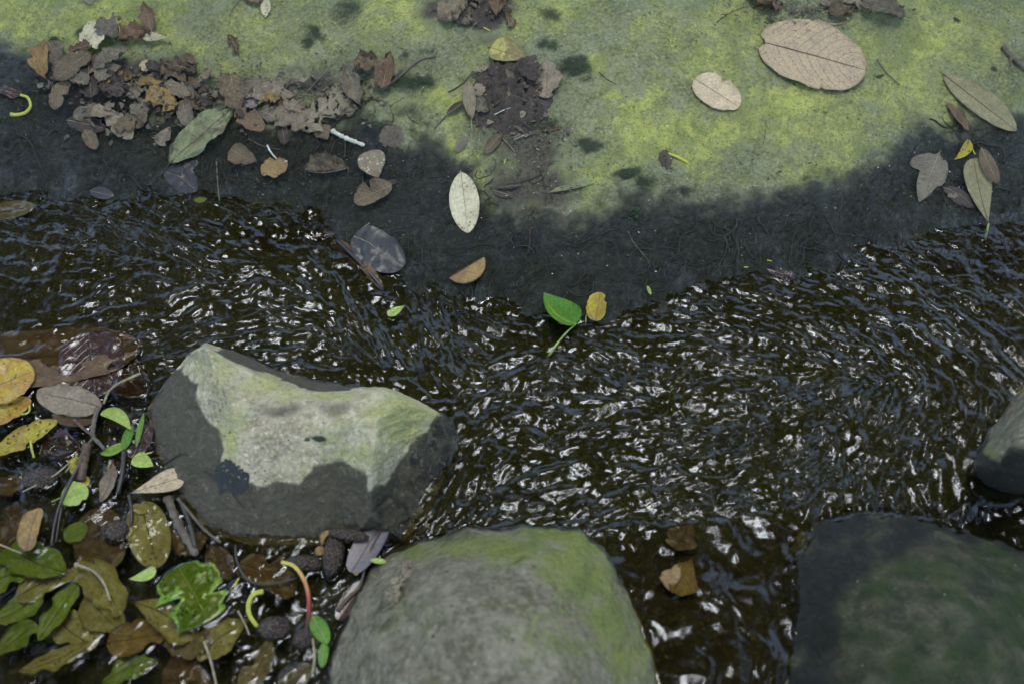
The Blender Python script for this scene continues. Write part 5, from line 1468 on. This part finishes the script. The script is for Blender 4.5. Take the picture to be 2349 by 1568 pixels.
FLOW = [(60, 560, -10, 1), (300, 560, -25, 1), (500, 540, -35, 1), (700, 600, -40, 1), (300, 680, 20, 1), (450, 730, 20, 1), (600, 680, 10, 1), (400, 820, 20, 1), (560, 760, 8, 1), (650, 800, 5, 1), (750, 860, -8, 1),
        (820, 720, -55, 1), (880, 790, -62, 1), (950, 760, -60, 1), (990, 830, -62, 1), (1030, 720, -55, 1), (900, 880, -20, 1), (1110, 680, -25, 1), (1120, 760, -30, 1), (1180, 850, 30, .6), (1100, 980, 45, .6), (1250, 950, -20, .5), (1400, 850, -25, .6), (1380, 1000, 20, .5), (1250, 740, -15, .6),
        (1500, 730, -8, .8), (1700, 670, -15, .8), (1650, 780, -12, .6), (1900, 640, -20, .8), (2100, 620, -30, .8), (2250, 650, -30, .8), (1850, 780, -35, .8), (2050, 800, -45, .8), (2250, 800, -50, .8), (1600, 900, 15, .5), (1850, 930, 30, .5), (2050, 960, 55, .8), (2180, 960, 60, .9), (2130, 1080, 86, 1), (2190, 1150, 88, 1), (2000, 1080, 65, .8), (1750, 1060, 20, .6), (1550, 1100, 15, .6), (1400, 1150, 15, .8), (1200, 1180, 8, .8), (1080, 1120, 60, .6),
        (1500, 1260, -20, .6), (1600, 1350, 30, .4), (1700, 1450, 80, .5), (300, 950, 10, .4), (100, 1100, -30, .4), (300, 1250, 40, .4), (150, 1400, 40, .9), (500, 1450, 20, .4), (650, 1350, 60, .4)]
cs = np.zeros_like(PX); sn = np.zeros_like(PX); el_ = np.zeros_like(PX); ww = np.zeros_like(PX)
for (fx, fy, an, e_) in FLOW:
    q = 1 / (((PX - fx) / 90) ** 2 + ((PY - fy) / 90) ** 2 + .15) ** 1.6
    a2 = math.radians(2 * an)
    cs += q * math.cos(a2); sn += q * math.sin(a2); el_ += q * e_; ww += q
ang = .5 * np.arctan2(sn, cs)
ang += .35 * fbm(WX * 14, WY * 14, 91, 2)
el_ /= ww
dxx, dyy = np.cos(ang), np.sin(ang) / .85
nn = np.hypot(dxx, dyy)
dxx, dyy = dxx / nn, dyy / nn


def lic(tex, Lm, nst=11):
    acc = np.zeros_like(WX)
    w_ = 0
    for k in np.linspace(-1, 1, nst):
        g = math.exp(-2 * k * k)
        acc += g * samp(tex, WX + dxx * k * Lm * el_, WY + dyy * k * Lm * el_)
        w_ += g
    return acc


def unit(a):
    return a / a[200:-200:3, 100:-100:3].std()


A1 = unit(lic(band_noise(1, .0021), .016))
A2 = unit(lic(band_noise(2, .00125), .009))
A3 = unit(lic(band_noise(3, .0062), .018))
A5 = unit(lic(band_noise(4, .0055), .065, 23))
A4 = fbm(WX * 26, WY * 26, 95, 3)
# roughness of the stream from place to place
calm = sstep(800, 620, PX + .15 * (PY - 1300)) * sstep(1120, 1260, PY)            # pool
raft = sstep(430, 330, PX) * sstep(860, 760, PY * 0 + PX + 500) * 0
raft = sstep(400, 300, PX) * sstep(760, 840, PY) * (1 - calm)
slab = sstep(1330, 1380, PX) * sstep(1850, 1800, PX) * sstep(1150, 1185, PY - (1780 - PX) * .17)
mod = .55 + .75 * sstep(-.5, .6, fbm(WX * 8, WY * 8, 97, 3))
rough = (1 - .80 * calm) * (1 - .55 * raft) * (1 - .5 * slab) * mod
fineF = (1 - .95 * calm) * (1 - .8 * raft) * (1 - .75 * slab)
leftF = sstep(1250, 1000, PX)
AMP = [(100, 560, 1.45, 1.25), (300, 530, 1.59, 1.25), (450, 620, 1.16, 1.12), (150, 640, 0.72, 0.88), (100, 700, 0.51, 1.12), (500, 600, 0.80, 0.88), (650, 560, 0.51, 0.75), (300, 680, 0.87, 1.25), (500, 740, 1.16, 1.25), (600, 680, 1.16, 1.12), (350, 800, 1.30, 1.25), (620, 790, 1.16, 1.50), (700, 640, 0.87, 1.00), (740, 700, 0.58, 1.00),
       (820, 760, 1.74, 1.50), (930, 740, 1.81, 1.50), (1000, 800, 1.74, 1.38), (1050, 720, 1.59, 1.38), (880, 720, 0.87, 1.25), (780, 860, 1.01, 1.25), (900, 890, 0.43, 1.25), (1000, 890, 0.58, 1.25), (1120, 720, 1.30, 1.25), (1090, 900, 0.72, 1.25), (1180, 780, 0.44, 0.77), (1290, 850, 1.25, 1.10), (1330, 780, 0.50, 0.66), (1250, 950, 0.75, 1.10), (1180, 1000, 0.62, 1.10),
       (1450, 700, 0.34, 0.33), (1500, 790, 0.57, 0.44), (1600, 730, 0.80, 0.50), (1750, 780, 0.92, 0.55), (1650, 850, 1.03, 0.66), (1450, 880, 1.26, 0.99), (1600, 950, 1.38, 0.99), (1900, 680, 1.03, 0.50), (2050, 650, 0.80, 0.44), (2200, 620, 0.57, 0.44), (2300, 580, 0.23, 0.44), (2000, 780, 1.15, 0.66), (2200, 740, 0.92, 0.55), (1850, 900, 1.38, 0.88), (2050, 930, 1.50, 0.88),
       (2200, 900, 1.25, 0.66), (1700, 1060, 1.62, 1.32), (1450, 1030, 0.62, 0.88), (1400, 1120, 0.88, 1.32), (1550, 1130, 1.12, 1.43), (1900, 1080, 1.62, 1.21), (2100, 1080, 1.75, 0.99), (2050, 1000, 1.50, 0.99), (1300, 1000, 0.75, 1.10), (1150, 1150, 1.00, 1.10), (1050, 1120, 1.01, 0.75), (1250, 1190, 0.62, 1.32), (1600, 1350, 0.30, 0.11), (1550, 1230, 0.50, 0.33), (1650, 1450, 0.15, 0.11)]
am = np.zeros_like(PX); af = np.zeros_like(PX); ww = np.zeros_like(PX)
for (fx, fy, a_, f_) in AMP:
    q = 1 / (((PX - fx) / 70) ** 2 + ((PY - fy) / 60) ** 2 + .2) ** 2.2
    am += q * a_; af += q * f_; ww += q
am, af = am / ww, af / ww
mod = .22 + 1.1 * sstep(-.45, .65, fbm(WX * 12, WY * 12, 97, 4, .65))
rough = (1 - .62 * calm) * (1 - .4 * raft) * (1 - .90 * slab) * mod * am
fineF = (1 - .95 * calm) * (1 - .8 * raft) * (1 - .93 * slab) * mod * af * am ** .5
H = (.00041 * A1 * rough + .00014 * A2 * fineF + .00080 * A3 * rough * (1.35 - .5 * af) + .0024 * A4 * (1 - .75 * calm) * (1 - .9 * slab) + (.0036 * vn(WX * 27, WY * 19, 101) + .0011 * vn(WX * 60 + 2 * vn(WX * 20, WY * 20, 104), WY * 45, 103)) * slab + .0024 * vn(WX * 17 + 3, WY * 17, 102) * calm + .00085 * A5 * am * (1 - calm) * (1 - slab) * (1 - raft) * sstep(1500, 900, PX + .3 * (800 - PY)) + .0004 * A5 * am * (1 - calm) * (1 - slab))
# surface tension against what stands in the water
pb = bvh_of([o for o, m_ in pool_objs if m_ == 'w'] + [])
occ = np.zeros_like(WX)
sel = (PX > -60) & (PX < 2420) & (PY > 480) & (PY < 1640)
ii, jj = np.nonzero(sel)
dn = Vector((0, 0, -1))
for i, j in zip(ii, jj):
    x, y, z = WX[i, j], WY[i, j], WB[i, j]
    h = rb.ray_cast(Vector((x, y, .5)), dn)
    if h[0] is not None and h[0].z > z + .001:
        occ[i, j] = 1
        continue
    if PX[i, j] < 960 and PY[i, j] > 700:
        h = pb.ray_cast(Vector((x, y, .5)), dn)
        if h[0] is not None and h[0].z > z - .0005:
            occ[i, j] = .8


def blur(a, r):
    k = np.exp(-np.linspace(-2, 2, 2 * r + 1) ** 2)
    k /= k.sum()
    p = np.pad(a, r, mode='edge')
    a = sum(k[i] * p[i:i + a.shape[0], :] for i in range(2 * r + 1))
    return sum(k[i] * a[:, i:i + p.shape[1] - 2 * r] for i in range(2 * r + 1))


men = blur(occ, 3)
H = H * (1 - .6 * blur(occ, 5)) + .0034 * men
WZ = WB + H
water_m = M("stream_water")
wt = water_m
wt.t.nodes.remove(wt.b)
tr = wt.n("ShaderNodeBsdfTransparent")
tr.inputs[0].default_value = (.70, .70, .53, 1)
gl = wt.n("ShaderNodeBsdfGlossy")
gl.inputs["Roughness"].default_value = .02
gl.inputs["Color"].default_value = (1, 1, 1, 1)
fr = wt.n("ShaderNodeFresnel")
fr.inputs["IOR"].default_value = 1.36
co = wt.coord("Object")
nb_ = wt.noise(420, 3, .6, co)
bp = wt.bump(nb_, .06, .0006)
wt.l(bp, gl.inputs["Normal"])
wt.l(bp, fr.inputs["Normal"])
mx = wt.n("ShaderNodeMixShader")
wt.l(fr.outputs[0], mx.inputs[0])
wt.l(tr.outputs[0], mx.inputs[1])
wt.l(gl.outputs[0], mx.inputs[2])
wt.l(mx.outputs[0], wt.out.inputs["Surface"])
water = mesh_np("water", np.stack([WX, WY, WZ], -1).reshape(-1, 3), grid_faces(len(wx), len(wy)), wt.m)
tag(water, kind="structure")
